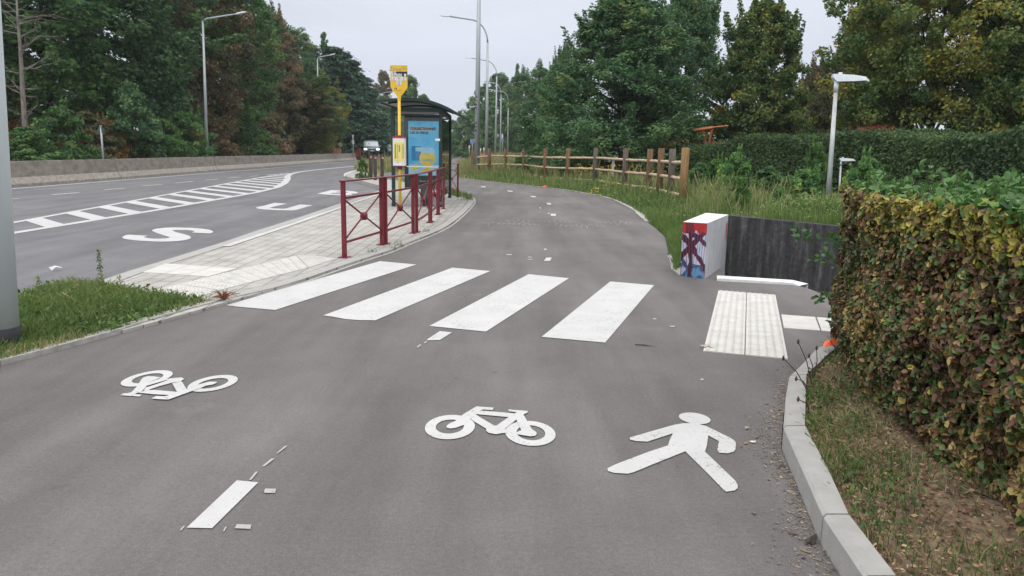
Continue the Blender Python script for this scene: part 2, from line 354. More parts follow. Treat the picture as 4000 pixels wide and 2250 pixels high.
def sheet(name, loops, m, parent=None, z=None, tf=None):
    """flat sheet from one outer loop and optional holes (each a list of 3D points)"""
    vl = [[Vector(tuple(map(float, p))) for p in lp] for lp in loops]
    tri = tessellate_polygon([[Vector((p.x, p.y, 0)) for p in lp] for lp in vl])
    vs = [p for lp in vl for p in lp]; fs = []
    for t in tri:
        a, b_, c = (vs[i] for i in t)
        ar = (b_.x-a.x)*(c.y-a.y)-(c.x-a.x)*(b_.y-a.y)
        if abs(ar) < 1e-12: continue
        fs.append(t if ar > 0 else t[::-1])
    mb = MB(); mb.add(vs, fs)
    return mb.build(name, m, parent)
def npmesh(name, V, Fq, m, tint=None, parent=None, smooth=False, verts_per=4):
    """V (n,3), Fq (k,verts_per)"""
    me = bpy.data.meshes.new(name); nf = len(Fq); L = Fq.shape[1]
    me.vertices.add(len(V)); me.vertices.foreach_set('co', np.ascontiguousarray(V, dtype=np.float32).ravel())
    me.loops.add(nf*L); me.loops.foreach_set('vertex_index', np.ascontiguousarray(Fq, dtype=np.int32).ravel())
    me.polygons.add(nf); me.polygons.foreach_set('loop_start', np.arange(0, nf*L, L, dtype=np.int32)); me.polygons.foreach_set('loop_total', np.full(nf, L, dtype=np.int32))
    me.update(calc_edges=True)
    if tint is not None:
        a = me.attributes.new('tint', 'FLOAT', 'FACE'); a.data.foreach_set('value', np.ascontiguousarray(tint, dtype=np.float32))
    me.materials.append(MT[m] if isinstance(m, str) else m)
    if smooth: me.polygons.foreach_set('use_smooth', np.ones(nf, dtype=bool))
    if parent is False: return me
    o = bpy.data.objects.new(name, me); COL.objects.link(o)
    if parent: o.parent = parent
    return o
def copy_tree(o, parent=None):
    c = o.copy(); COL.objects.link(c); c.parent = parent
    for ch in o.children: copy_tree(ch, c)
    return c
def smooth01(x): x = np.clip(x, 0, 1); return x*x*(3-2*x)
def inpoly(P, poly):
    x, y = P[:, 0], P[:, 1]; ins = np.zeros(len(P), bool); n = len(poly)
    for i in range(n):
        x0, y0 = poly[i][:2]; x1, y1 = poly[(i+1) % n][:2]
        c = ((y0 > y) != (y1 > y)); ins ^= c & (x < (x1-x0)*(y-y0)/(y1-y0+1e-12)+x0)
    return ins
def distpoly(P, poly, closed=True):
    best = np.full(len(P), 1e9); n = len(poly)
    for i in range(n if closed else n-1):
        a = np.array(poly[i][:2]); b_ = np.array(poly[(i+1) % n][:2]); ab = b_-a; t = np.clip(((P[:, :2]-a)@ab)/(ab@ab+1e-12), 0, 1)
        best = np.minimum(best, np.linalg.norm(P[:, :2]-(a+t[:, None]*ab), axis=1))
    return best
def vnoise(P, s, seed=0):
    """cheap smooth value noise in 2D or 3D from summed sines"""
    r = np.random.default_rng(seed); o = np.zeros(len(P))
    for k in range(5):
        d = r.normal(size=P.shape[1]); d /= np.linalg.norm(d); o += np.sin(P@d*s*(1+k*.7)+r.uniform(0, 6.28))/(1+k*.5)
    return o/2.3
def off2(pts, w):
    """offset a 2D polyline sideways by w (left positive)"""
    P = [np.array(p[:2], float) for p in pts]; o = []
    for i in range(len(P)):
        d = P[min(i+1, len(P)-1)]-P[max(i-1, 0)]; d /= np.linalg.norm(d)+1e-9; o.append(P[i]+w*np.array([-d[1], d[0]]))
    return o
def smoothline(pts, k=4):
    """Catmull-Rom through points"""
    P = [np.array(p, float) for p in pts]; o = []
    for i in range(len(P)-1):
        p0, p1, p2, p3 = P[max(i-1, 0)], P[i], P[i+1], P[min(i+2, len(P)-1)]
        for j in range(k):
            t = j/k; o.append(.5*((2*p1)+(-p0+p2)*t+(2*p0-5*p1+4*p2-p3)*t*t+(-p0+3*p1-3*p2+p3)*t**3))
    o.append(P[-1]); return o
def strip(name, pts, w0, w1, z, m, parent=None):
    a = off2(pts, w0); b_ = off2(pts, w1); n = len(a); mb = MB()
    mb.add([(*p, z) for p in a]+[(*p, z) for p in b_], [(i, i+n, i+n+1, i+1) if w1 < w0 else (i, i+1, i+n+1, i+n) for i in range(n-1)])
    return mb.build(name, m, parent)
def ellipse(cx, cy, W, H, c, n=40):
    ph = math.acos(max(-1, min(1, c)))
    return [(cx+W*math.cos(2*math.pi*i/n), cy+H*math.cos(2*math.pi*i/n+ph)) for i in range(n)]
RZ = -.12       # carriageway level

# ------------------------------------------------------------------ layout lines traced on the ground
pl = lambda L_, z=0.0: [G(x, y, z) for x, y in L_]
path_left = [(-4.9, -2.5), (-4.25, 0.5)] + [tuple(p[:2]) for p in pl([(0, 1430), (150, 1392), (480, 1300), (640, 1248), (860, 1186), (1124, 1121), (1388, 1030), (1525, 985), (1598, 954), (1731, 898), (1797, 851), (1843, 805), (1852, 785), (1843, 772), (1817, 759), (1794, 749), (1740, 736), (1650, 718), (1560, 707), (1500, 702)])]
path_back = [tuple(p[:2]) for p in pl([(1470, 690), (1500, 676), (1600, 664), (1680, 648), (1730, 634), (1780, 619), (1815, 602), (1835, 593.5)])]
path_right_far = [tuple(p[:2]) for p in pl([(1845, 593.5), (1838, 602), (1808, 630), (1788, 650), (1775, 668), (1792, 695), (1843, 702), (1943, 714), (2058, 725), (2195, 741), (2288, 756), (2374, 774), (2446, 805), (2500, 839), (2518, 860), (2557, 889), (2597, 925), (2607, 971), (2616, 1010), (2622, 1052), (2640, 1075), (2658, 1077), (2750, 1090), (2820, 1099)])]
kerb_out_px = [(3292, 1315), (3253, 1333), (3187, 1360), (3142, 1409), (3084, 1466), (3070, 1543), (3061, 1663), (3131, 1818), (3216, 2008), (3380, 2250)]
kerb_in_px = [(3345, 1318), (3262, 1362), (3228, 1388), (3194, 1422), (3150, 1462), (3147, 1550), (3144, 1661), (3243, 1851), (3315, 2008), (3502, 2250)]
KZ = .12
kerb_out = [tuple(G(x, y, KZ)[:2]) for x, y in kerb_out_px] + [(1.52, 1.5), (1.95, .6), (2.6, -1.2), (3.1, -2.5)]
kerb_out[-5] = tuple(G(3380, 2250, KZ)[:2])
kerb_in = [tuple(G(x, y, KZ)[:2]) for x, y in kerb_in_px] + [(1.62, 1.56), (2.05, .66), (2.7, -1.15), (3.2, -2.45)]
trench_edge = [tuple(G(x, y)[:2]) for x, y in [(2820, 1099), (2960, 1106), (3110, 1114), (3160, 1128), (3200, 1143), (3260, 1152)]]
trench_edge += [(trench_edge[-1][0]+1.2, trench_edge[-1][1]-.45), (9.0, trench_edge[-1][1]-2.0)]
path_poly = path_left + path_back + path_right_far + trench_edge[1:] + [(9.0, 4.2), (3.6, 5.4)] + [(x-.004, y) for x, y in kerb_out]

ground = MB()
gx = [-900, -60, -20, 0, 2.2, 2.75, 9.2, 25, 900]; gy = [-60, 0, 4, 7.3, 11.5, 30, 120, 1500]
def gz(x, y): return -1.7 if (2.7 <= x <= 9.3 and 7.2 <= y <= 11.6) else -.27
for i in range(len(gx)-1):
    for j in range(len(gy)-1):
        if gx[i] >= 2.2 and gx[i+1] <= 9.2 and gy[j] >= 4 and gy[j+1] <= 11.5: continue
        ground.add([(gx[i], gy[j], -.27), (gx[i+1], gy[j], -.27), (gx[i+1], gy[j+1], -.27), (gx[i], gy[j+1], -.27)], [(0, 1, 2, 3)])
ground.add([(2.2, 4, -1.7), (9.2, 4, -1.7), (9.2, 11.5, -1.7), (2.2, 11.5, -1.7), (2.2, 4, -.27), (9.2, 4, -.27), (9.2, 11.5, -.27), (2.2, 11.5, -.27)], [(0, 1, 2, 3), (0, 4, 5, 1), (1, 5, 6, 2), (2, 6, 7, 3), (3, 7, 4, 0)])
tag(ground.build('ground', 'ground'), kind='structure')

cycle_path = sheet('cycle_path', [[(*p, 0) for p in path_poly]], 'path'); tag(cycle_path, kind='structure')
# edge of the slab down to the trench
mb = MB()
for a, b_ in zip(trench_edge[:-1], trench_edge[1:]):
    mb.add([(*a, 0), (*b_, 0), (*b_, -1.69), (*a, -1.69)], [(0, 1, 2, 3), (3, 2, 1, 0)][:1])
tag(mb.build('trench_side', 'concrete', cycle_path))

# carriageway: between the platform and the barrier
barrier_foot_px = [(-700, 790), (27, 729), (476, 699), (853, 668), (1000, 658), (1200, 641), (1401, 624), (1480, 616.5), (1540, 610.5), (1600, 604)]
bf = [tuple(G(x, y, RZ)[:2]) for x, y in barrier_foot_px]
road_poly = [(-14, -8), (-46, -8)] + [tuple(np.array(bf[0])+np.array([-10, 0]))] + [tuple(np.array(p)+np.array([-.5, .3])) for p in bf] + \
    [tuple(G(x, y, RZ)[:2]) for x, y in [(1650, 600), (1665, 600), (1560, 622), (1480, 645), (1540, 700), (1560, 760), (1350, 830), (1000, 960), (560, 1100)]] + [tuple(G(150, 1180, RZ)[:2]), tuple(G(-300, 1330, RZ)[:2]), (-6.5, 1.5), (-8, -8)]
road = sheet('road', [[(*p, RZ) for p in road_poly]], 'road'); tag(road, kind='structure')
far_ground_poly = [tuple(np.array(p)+np.array([-.55, .35])) for p in bf]
far_ground_poly = [(-60, -8)] + [(far_ground_poly[0][0]-12, far_ground_poly[0][1])] + far_ground_poly + [(-30, 600), (-400, 600), (-400, -8)]
o = sheet('far_carriageway', [[(*p, .18) for p in far_ground_poly]], 'road'); tag(o, kind='structure')
far_bank = sheet('far_bank', [[(*(np.array(p)+np.array([-9.5, 4.5])), .26) for p in far_ground_poly[1:-3]] + [(-80, 600, .26), (-420, 600, .26), (-420, -8, .26), (-70, -8, .26)]], 'ground'); tag(far_bank, kind='structure')

# platform
plat_road = [(250, 1148), (360, 1109), (497, 1061), (683, 1005), (869, 947), (1000, 902), (1166, 850), (1298, 805), (1350, 788), (1480, 745), (1510, 732), (1485, 725), (1413, 706), (1360, 691), (1348, 684), (1360, 676), (1405, 667), (1480, 655)]
PZ = .025
plat_poly = [G(x, y, PZ) for x, y in plat_road]
back = [np.array([*p, PZ]) for p in path_left[::-1][:15]]
plat_poly += [G(1500, 668, PZ), G(1470, 690, PZ)] + back + [G(640, 1248, PZ), G(480, 1290, PZ), G(330, 1200, PZ)]
e0, e1 = G(1000, 902), G(1298, 805); PANG = math.atan2(*(e1-e0)[1::-1])
MT['paver'] = pavermat('grey pavers', (.38, .365, .335), (.45, .435, .405), (.19, .18, .16), PANG, .33, .165, ms=.007)
mb = MB(); mb.prism([tuple(p[:2]) for p in plat_poly], RZ-.03, PZ)
pavement = mb.build('pavement', 'paver'); tag(pavement, kind='structure')
# kerb bands of the platform
kl = smoothline([G(x, y) for x, y in [(600, 1262), (860, 1186), (1124, 1121), (1388, 1030), (1525, 985), (1598, 954), (1731, 898), (1797, 851), (1843, 805), (1852, 785), (1843, 772), (1817, 759), (1794, 749), (1740, 736), (1650, 718), (1540, 704)]], 5)
o = strip('platform_kerb', kl, .005, .17, PZ+.006, 'kerb', pavement)
strip('platform_kerb_joint', kl, .17, .185, PZ+.003, 'black', pavement); strip('platform_drain', kl, -.05, .0, .004, 'oldkerb', pavement)
kr = [G(x, y, PZ) for x, y in plat_road[:10]]
strip('road_kerb', kr, -.01, -.20, PZ+.006, 'kerb', pavement)
strip('platform_line', [G(882, 964, PZ), G(1000, 925, PZ), G(1166, 869, PZ), G(1484, 757, PZ)], -.06, .06, PZ+.010, 'paint', pavement)
strip('tip_line', smoothline([G(x, y, RZ) for x, y in [(1405, 664), (1372, 671), (1352, 681), (1362, 693), (1393, 702)]], 4), -.14, .14, RZ+.006, 'paint', road)

# right kerb of the bed, cut into stones, and the bed behind it
for i in range(len(kerb_out)-1):
    a, b_, c, d = kerb_out[i], kerb_out[i+1], kerb_in[i+1], kerb_in[i]
kparent = empty('kerb'); tag(kparent, kind='structure')
pts_o = [np.array(p) for p in kerb_out]; pts_i = [np.array(p) for p in kerb_in]
for i0, i1 in [(0, 4), (4, 6), (6, 8), (8, 9), (9, 11), (11, 13)]:
    po = pts_o[i0:i1+1]; pi = pts_i[i0:i1+1]
    po = [p.copy() for p in po]; pi = [p.copy() for p in pi]
    for q_ in (po, pi):
        d0 = q_[1]-q_[0]; d1 = q_[-2]-q_[-1]; q_[0] = q_[0]+d0/np.linalg.norm(d0)*.006; q_[-1] = q_[-1]+d1/np.linalg.norm(d1)*.006
    mb = MB(); n = len(po); e = .012
    vs = []
    for a, b_ in zip(po, pi):
        d = (b_-a)/np.linalg.norm(b_-a); vs += [(*a, -.05), (*a, KZ-e), (*(a+d*e), KZ), (*b_, KZ), (*b_, -.05)]
    fs = []
    for k in range(n-1):
        for q in range(4): fs.append((k*5+q, k*5+5+q, k*5+6+q, k*5+1+q))
    fs += [(0, 1, 2, 3, 4), tuple((n-1)*5+q for q in (4, 3, 2, 1, 0))]
    mb.add(vs, fs); mb.build('kerb_stone', 'kerb', kparent)
bed_pts = [tuple(p) for p in kerb_in] + [(9, -2.5), (9, 5.0), (4.4, 5.6), (3.2, 6.05)]
nx_, ny_ = 60, 60
bx = np.linspace(.9, 9, 110); by = np.linspace(-2.5, 6.1, 110); BX, BY = np.meshgrid(bx, by); P = np.stack([BX.ravel(), BY.ravel()], 1)
ins = inpoly(P, bed_pts); dk = distpoly(P, kerb_in, False)
bz = .085+.05*smooth01(dk/.7)+.012*vnoise(P, 9, 3)
def bedz(P):
    return .085+.05*smooth01(distpoly(P, kerb_in, False)/.7)+.012*vnoise(P, 9, 3)
# keep cells whose four corners are inside, snap the rest away (kerb hides the ragged rim)
insg = (ins | (dk < .10)).reshape(110, 110); bz = np.where(ins, bz, .06)
fs = []
for j in range(109):
    for i in range(109):
        if insg[j, i] and insg[j, i+1] and insg[j+1, i] and insg[j+1, i+1]: fs.append((j*110+i, j*110+i+1, (j+1)*110+i+1, (j+1)*110+i))
o = npmesh('planting_bed', np.column_stack([P, bz]), np.array(fs), 'litter', smooth=True); tag(o, kind='structure')

# thin concrete edging of the path on the right
er = smoothline([G(x, y) for x, y in [(1792, 695), (1843, 702), (1943, 714), (2058, 725), (2195, 741), (2288, 756), (2374, 774), (2446, 805), (2500, 839), (2518, 860)]], 5)
o = strip('edging', er, -.02, .09, .012, 'oldkerb', cycle_path)
mb = MB(); mb.prism([tuple(G(x, y)[:2]) for x, y in [(2607, 1000), (2640, 990), (2668, 1060), (2655, 1076), (2622, 1052), (2614, 1010)]], -.05, .012); mb.build('edging', 'oldkerb', cycle_path)
mb = MB(); mb.prism([tuple(G(x, y)[:2]) for x, y in [(2480, 829), (2518, 838), (2545, 868), (2522, 866), (2500, 848)]], -.05, .014); mb.build('edging', 'oldkerb', cycle_path)
kb = smoothline([G(x, y) for x, y in [(0, 1427), (150, 1389), (330, 1340), (480, 1297), (640, 1245), (850, 1188)]], 4)
mb = MB(); mb.prism([tuple(p) for p in off2(kb, -.014)]+[tuple(p) for p in off2(kb, .08)][::-1], -.1, .037); mb.build('edging', 'oldkerb', cycle_path)

# ------------------------------------------------------------------ right verge terrain
side = np.array([.44, .898]); side /= np.linalg.norm(side); perp = np.array([side[1], -side[0]])
bl = G(2658, 1075)[:2]; br = G(2752, 1090)[:2]
wall_a = D(2846, 838, 10.2)[:2]          # back corner of the white block at the dark wall
def relev(P):
    P = np.asarray(P, float)[:, :2]
    ins = inpoly(P, path_poly); d = distpoly(P, path_poly)
    z = -.03+.13*smooth01((d-.05)/1.8)+.05*smooth01(d/.25)
    u = (P-bl)@perp; v = (P-bl)@side
    mound = .50*smooth01((u+.05)/.9)*smooth01((v+.3)/1.2)*(1-smooth01((v-2.5)/11))
    z = z+mound*np.where(d > .05, 1, 0)+.02*vnoise(P, 2.1, 5)*smooth01(d/.6)
    uw = (P-wall_a)@perp; vw = (P-wall_a)@side; tp = .645-.046*uw-.02; k_ = smooth01((vw-.1)/1.6)
    z = np.where((uw > -.1) & (vw < 1.8), np.minimum(z, tp)*(1-k_)+z*k_, z)
    return np.where(ins, -.05, z)
wall_b = wall_a + perp*7.5
xs = np.concatenate([np.arange(-9, 16, .3), np.geomspace(16.3, 260, 40)]); ys = np.concatenate([np.arange(8.2, 50, .35), np.geomspace(50.5, 520, 50)])
XX, YY = np.meshgrid(xs, ys); P = np.stack([XX.ravel(), YY.ravel()], 1); Z = relev(P)
road_line = [G(x, y)[:2] for x, y in [(1430, 655), (1520, 620), (1640, 600)]]
keep = np.ones(len(P), bool)
exc = [tuple(bl-perp*.0-side*.5), tuple(br-side*.5), tuple(br-perp*.08+side*.3), tuple(wall_a+side*.12-perp*.10), tuple(wall_b+side*.12), (10, 4), (2.2, 4)]
keep &= ~inpoly(P, exc)
lim = [tuple(G(x, y)[:2]) for x, y in [(1490, 690), (1380, 668), (1420, 655), (1480, 645), (1560, 624), (1640, 604), (1670, 598)]] + [(-60, 600), (400, 600), (400, 4), (0, 4), tuple(G(1850, 790)[:2])]
keep &= inpoly(P, lim)
K = keep.reshape(len(ys), len(xs)); fs = []
nxs = len(xs)
for j in range(len(ys)-1):
    for i in range(nxs-1):
        if K[j, i] and K[j, i+1] and K[j+1, i] and K[j+1, i+1]: fs.append((j*nxs+i, j*nxs+i+1, (j+1)*nxs+i+1, (j+1)*nxs+i))
o = npmesh('verge', np.column_stack([P, Z]), np.array(fs), 'ground', smooth=True); tag(o, kind='structure')
# strip of verge right behind the retaining wall
uu = np.linspace(-.28, 7.6, 40); vv = np.linspace(.13, 1.6, 8)
Pw = np.array([wall_a+perp*u+side*v for v in vv for u in uu]); Zw = relev(Pw)+.004
fs = [(j*40+i, j*40+i+1, (j+1)*40+i+1, (j+1)*40+i) for j in range(7) for i in range(39)]
o = npmesh('verge', np.column_stack([Pw, Zw]), np.array(fs), 'ground', smooth=True); tag(o, kind='structure')
# left grass island ground
isl = [(-900, 1600), (-420, 1330), (60, 1172), (180, 1128), (300, 1112), (400, 1114), (560, 1150), (700, 1170), (835, 1188), (640, 1244), (480, 1296), (150, 1388), (0, 1426), (-900, 1790)]
isl_w = [tuple(G(x, y)[:2]) for x, y in isl]
mb = MB(); mb.prism(isl_w, -.2, .034); tag(mb.build('grass_island', 'ground'), kind='structure')

# ------------------------------------------------------------------ painted markings
def px_sheet(name, loops, z, m, parent, org=(0, 0), sc=1.0):
    return sheet(name, [[G(org[0]+x*sc, org[1]+y*sc, z) for x, y in lp] for lp in loops], m, parent)
def multi(name, pieces, z, m, parent, org, sc):
    """several overlapping painted pieces in one mesh, each 0.4 mm above the last"""
    mb = MB()
    for k, loops in enumerate(pieces):
        zz = z+.0004*k
        vl = [[Vector(tuple(G(org[0]+x*sc, org[1]+y*sc, zz))) for x, y in lp] for lp in loops]
        tri = tessellate_polygon([[Vector((p.x, p.y, 0)) for p in lp] for lp in vl]); vs = [p for lp in vl for p in lp]; fs = []
        for t in tri:
            a, b_, c = (vs[i] for i in t); ar = (b_.x-a.x)*(c.y-a.y)-(c.x-a.x)*(b_.y-a.y)
            if abs(ar) > 1e-12: fs.append(t if ar > 0 else t[::-1])
        mb.add(vs, fs)
    return mb.build(name, m, parent)
ZS = [[(883, 1192), (930, 1198), (990, 1203), (1075, 1210.5), (1626.5, 1033.4), (1484, 1020)],
      [(1263, 1231.6), (1300, 1237), (1350, 1246), (1400, 1250), (1466, 1251.2), (1915, 1058.6), (1767, 1045.4)],
      [(1677, 1273), (1898, 1295), (2222.7, 1086.6), (2065, 1071)],
      [(2115.5, 1315.6), (2364, 1338), (2555, 1113.8), (2383.4, 1099.4)]]
for i, q in enumerate(ZS): px_sheet('crossing_stripe', [q], .005, 'paint', cycle_path)
S = .21739
bike1 = [[ellipse(540, 497, 450, 219, -.1), ellipse(539, 488, 254, 126, -.1)], [ellipse(1988, 610, 452, 224, .12), ellipse(1997, 600, 258, 135, .12)],
 [[(1020, 125), (775, 270), (740, 305), (665, 355), (640, 385), (520, 440), (478, 480), (480, 505), (545, 522), (640, 512), (795, 455), (905, 345), (1010, 270), (1130, 180), (1308, 192), (1330, 148)]],
 [[(1120, 203), (1690, 250), (1600, 318), (990, 262)]], [[(990, 262), (1105, 335), (1350, 478), (1420, 560), (1200, 530), (960, 385), (905, 335)]],
 [[(1195, 525), (1190, 560), (1235, 600), (1370, 625), (1480, 605), (1570, 602), (1560, 540), (1525, 528), (1380, 470), (1330, 470)]],
 [[(1600, 315), (1690, 250), (1760, 340), (1535, 525), (1450, 570), (1365, 478)]], [[(1592, 180), (1940, 208), (1935, 235), (1855, 275), (1700, 260), (1730, 228), (1595, 212)]],
 [[(1700, 250), (1860, 270), (1930, 390), (2010, 530), (2095, 590), (2100, 620), (2070, 655), (1980, 663), (1745, 625), (1740, 590), (1825, 552), (1755, 420)]]]
multi('bicycle_symbol', bike1, .005, 'paint', cycle_path, (1640, 1560), S)
bike2 = [[ellipse(660, 288, 505, 158, -.61), ellipse(675, 285, 305, 97, -.6)], [ellipse(1935, 383, 488, 163, -.51), ellipse(1935, 383, 303, 102, -.55)],
 [[(150, 612), (205, 578), (290, 575), (375, 545), (500, 545), (430, 592), (565, 605), (515, 638)]],
 [[(375, 545), (470, 440), (560, 300), (600, 265), (690, 243), (800, 248), (940, 268), (820, 312), (720, 358), (640, 460), (560, 540), (440, 580)]],
 [[(640, 467), (860, 395), (1040, 330), (1090, 290), (1330, 268), (1387, 295), (1310, 350), (1160, 367), (900, 437), (730, 495), (680, 517), (600, 525)]],
 [[(640, 425), (830, 312), (1000, 285), (1100, 300), (990, 332), (700, 418)]], [[(660, 515), (800, 510), (1250, 548), (1090, 608), (780, 592), (500, 562)]],
 [[(750, 674), (850, 626), (1000, 636), (1090, 606), (1250, 546), (1430, 490), (1640, 410), (1870, 350), (2010, 353), (2012, 372), (1940, 405), (1800, 430), (1700, 475), (1540, 530), (1080, 695), (870, 687)]],
 [[(1150, 380), (1340, 348), (1430, 490), (1250, 552)]]]
multi('bicycle_symbol', bike2, .005, 'paint', cycle_path, (440, 1420), .20186)
ped = [[ellipse(1463, 211, 242, 89, .35)], [[(470, 505), (880, 385), (1150, 310), (1290, 285), (1400, 284), (1520, 296), (1640, 330), (2000, 505), (2065, 545), (2095, 590), (2085, 690), (2050, 725), (1960, 745), (1840, 738), (1810, 690), (1835, 560), (1670, 470), (1650, 620), (1620, 720), (2080, 1160), (2120, 1230), (2120, 1280), (2070, 1315), (1950, 1332), (1915, 1315), (1690, 1080), (1320, 715), (820, 915), (530, 1035), (440, 1057), (230, 1045), (135, 1015), (130, 975), (250, 915), (750, 725), (1055, 625), (1080, 545), (1130, 440), (870, 525), (740, 567), (560, 558), (475, 535)]]]
multi('pedestrian_symbol', ped, .005, 'paint', cycle_path, (2340, 1580), .2554)
# centre line of the path: full dashes, then worn leftovers of old ones
for q in [[(729, 2061), (745, 2061), (828, 2063), (1009, 1884), (925, 1876)], [(1718, 1293), (1766, 1298), (1718, 1328), (1666, 1329), (1671, 1324)],
          [(2134, 1006), (2155, 1006), (2149, 1019), (2125, 1019)], [(2153, 834), (2172, 836), (2170, 844), (2150, 842)], [(2134, 793), (2150, 793), (2154, 799), (2140, 799)],
          [(2070, 765), (2090, 766), (2096, 770), (2078, 770)], [(1980, 744), (2000, 745), (2004, 749), (1985, 748)], [(1877, 728), (1895, 728), (1899, 732), (1882, 731)],
          [(2108, 810), (2112, 810), (2113, 814), (2109, 814)], [(2124, 972), (2134, 971), (2136, 975), (2126, 976)]]:
    px_sheet('centre_dash', [q], .005, 'paint', cycle_path)
for q in [[(2062, 1003), (2076, 1002), (2078, 1005), (2063, 1006)], [(2060, 1012), (2080, 1011), (2081, 1014), (2061, 1014)], [(1978, 993), (1999, 992), (1998, 996), (1979, 996)], [(2140, 831), (2148, 831), (2149, 835), (2140, 835)],
          [(1628, 1354), (1640, 1345), (1647, 1346), (1632, 1358)], [(1655, 1340), (1663, 1333), (1669, 1334), (1660, 1341)],
          [(1078, 1772), (1112, 1742), (1124, 1741), (1086, 1770)], [(1022, 1822), (1060, 1791), (1073, 1791), (1034, 1821)], [(972, 1874), (998, 1843), (1008, 1842), (982, 1874)],
          [(1031, 1919), (1036, 1908), (1078, 1909), (1075, 1925), (1034, 1925)], [(917, 2063), (925, 2047), (982, 2049), (978, 2066)], [(703, 2070), (716, 2054), (722, 2055), (708, 2072)], [(871, 2074), (880, 2057), (886, 2058), (876, 2075)],
          [(2549, 1243), (2562, 1243), (2565, 1247), (2552, 1247)], [(2614, 1273), (2634, 1272), (2638, 1276), (2620, 1277)], [(2735, 1480), (2745, 1478), (2750, 1484), (2740, 1486)]]:
    px_sheet('worn_dash', [q], .005, 'paint2', cycle_path)
# faint chalk handwriting across the path
ch = MB(); r = random.Random(5)
for x0, x1, y0, amp in ((1975, 2245, 862, 5), (1890, 2110, 873, 5), (2170, 2370, 880, 7), (2330, 2475, 868, 7)):
    t = x0; pts = []; ph = r.random()*6
    while t < x1:
        pts.append((t+4*math.sin(t*.31+ph), y0+amp*math.sin(t*.23+ph)*(.5+.5*math.sin(t*.05))+amp*.5*math.sin(t*.61)+(t-x0)*.02)); t += 2.2
    w = [G(x, y, .0045) for x, y in pts]; a = off2(w, .007); b_ = off2(w, -.007); nn = len(a)
    for i in range(nn-1):
        if r.random() < .12: continue
        zc = .0035+.00025*(i % 12); ch.add([(*a[i], zc), (*b_[i], zc), (*b_[i+1], zc), (*a[i+1], zc)], [(0, 1, 2, 3)])
ch.build('chalk_writing', 'chalk', cycle_path)

MT['vrim'] = MT['paint']
px_sheet('letter', [[(105, 370), (170, 325), (230, 305), (300, 300), (760, 328), (645, 360), (760, 388), (900, 400), (1050, 402), (1230, 392), (1305, 375), (1280, 350), (1190, 325), (1000, 265), (860, 205), (880, 175), (960, 150), (1200, 125), (1400, 118), (1580, 120), (1850, 130), (2130, 150), (2300, 175), (2375, 200), (2402, 225), (2385, 250), (2310, 270), (1870, 245), (1935, 212), (1800, 188), (1600, 182), (1450, 183), (1360, 195), (1450, 232), (1700, 295), (1790, 325), (1830, 350), (1840, 372), (1825, 398), (1700, 435), (1500, 460), (1350, 470), (1100, 475), (850, 468), (600, 455), (400, 438), (250, 418), (150, 400)]], RZ+.005, 'paint', road, (460, 870), .15528)
px_sheet('letter', [[(110, 515), (300, 475), (530, 412), (805, 432), (415, 522), (520, 538), (700, 546), (780, 540), (1100, 450), (1385, 467), (1020, 570), (950, 580), (850, 584), (600, 578), (300, 562), (150, 540)]], RZ+.005, 'paint', road, (980, 720), .17469)
px_sheet('letter', [[(1480, 210), (1800, 128), (2100, 140), (2290, 155), (2380, 172), (2400, 188), (2350, 205), (2200, 206), (2275, 222), (2240, 238), (1950, 241), (1700, 228)], [(1897, 177), (1950, 160), (2100, 166), (2183, 176), (2165, 187), (2040, 186)], [(1765, 208), (1835, 192), (1990, 198), (2110, 206), (2080, 218), (1950, 217)]], RZ+.005, 'paint', road, (980, 720), .17469)
# hatched wedge
up_px = [(35, 873), (480, 792), (1000, 696.5), (1087, 681), (1124, 676.5)]
lo_px = [(37, 913), (330, 866), (621, 819.5), (1000, 752.5), (1080, 733), (1110, 714), (1119, 700)]
up_w = [G(x, y, RZ)[:2] for x, y in up_px]; lo_w = [G(x, y, RZ)[:2] for x, y in lo_px]
ext = lambda L_: [L_[0]+(L_[0]-L_[1])*.6]+L_
up_w, lo_w = ext(up_w), ext(lo_w)
strip('wedge_line', up_w, -.075, .075, RZ+.0045, 'paint', road)
lo_c = smoothline([G(x, y, RZ) for x, y in [(1110, 716), (1122, 701), (1124, 690), (1130, 683), (1150, 676), (1190, 669), (1250, 662), (1330, 654.5), (1404, 648), (1480, 642)]], 5)
strip('wedge_line', lo_w[:-2]+[G(1095, 725, RZ)[:2]], -.10, .10, RZ+.0049, 'paint', road)
strip('wedge_line', [G(1082, 731, RZ)]+lo_c, -.15, .15, RZ+.0053, 'paint', road)
cA = lambda x, y: G(x*.41408, 550+y*.41408, RZ)[:2]
bars = [[(270, 762), (420, 738), (615, 780), (425, 810)], [(650, 697), (770, 672), (990, 718), (845, 745)], [(955, 638), (1060, 615), (1310, 662), (1200, 688)], [(1195, 588), (1300, 570), (1600, 625), (1495, 641)], [(1425, 548), (1500, 532), (1830, 583), (1745, 600)], [(1600, 512), (1670, 498), (2030, 550), (1965, 566)], [(1755, 485), (1820, 472), (2215, 520), (2140, 535)]]
U = np.array([(cA(*b[0])+cA(*b[1]))/2 for b in bars]); Lw = np.array([(cA(*b[3])+cA(*b[2]))/2 for b in bars])
dv = (Lw-U).mean(0); dv /= np.linalg.norm(dv)
step = (U[-1]-U[0])/6
def cross_line(p, d, poly):
    best = None
    for a, b_ in zip(poly[:-1], poly[1:]):
        e = b_-a; den = d[0]*e[1]-d[1]*e[0]
        if abs(den) < 1e-9: continue
        t = ((a[0]-p[0])*e[1]-(a[1]-p[1])*e[0])/den; s_ = ((a[0]-p[0])*d[1]-(a[1]-p[1])*d[0])/den
        if 0 <= s_ <= 1 and t > 0 and (best is None or t < best): best = t
    return None if best is None else p+d*best
hw = .5*abs((cA(*bars[1][1])-cA(*bars[1][0]))@np.array([-dv[1], dv[0]]))
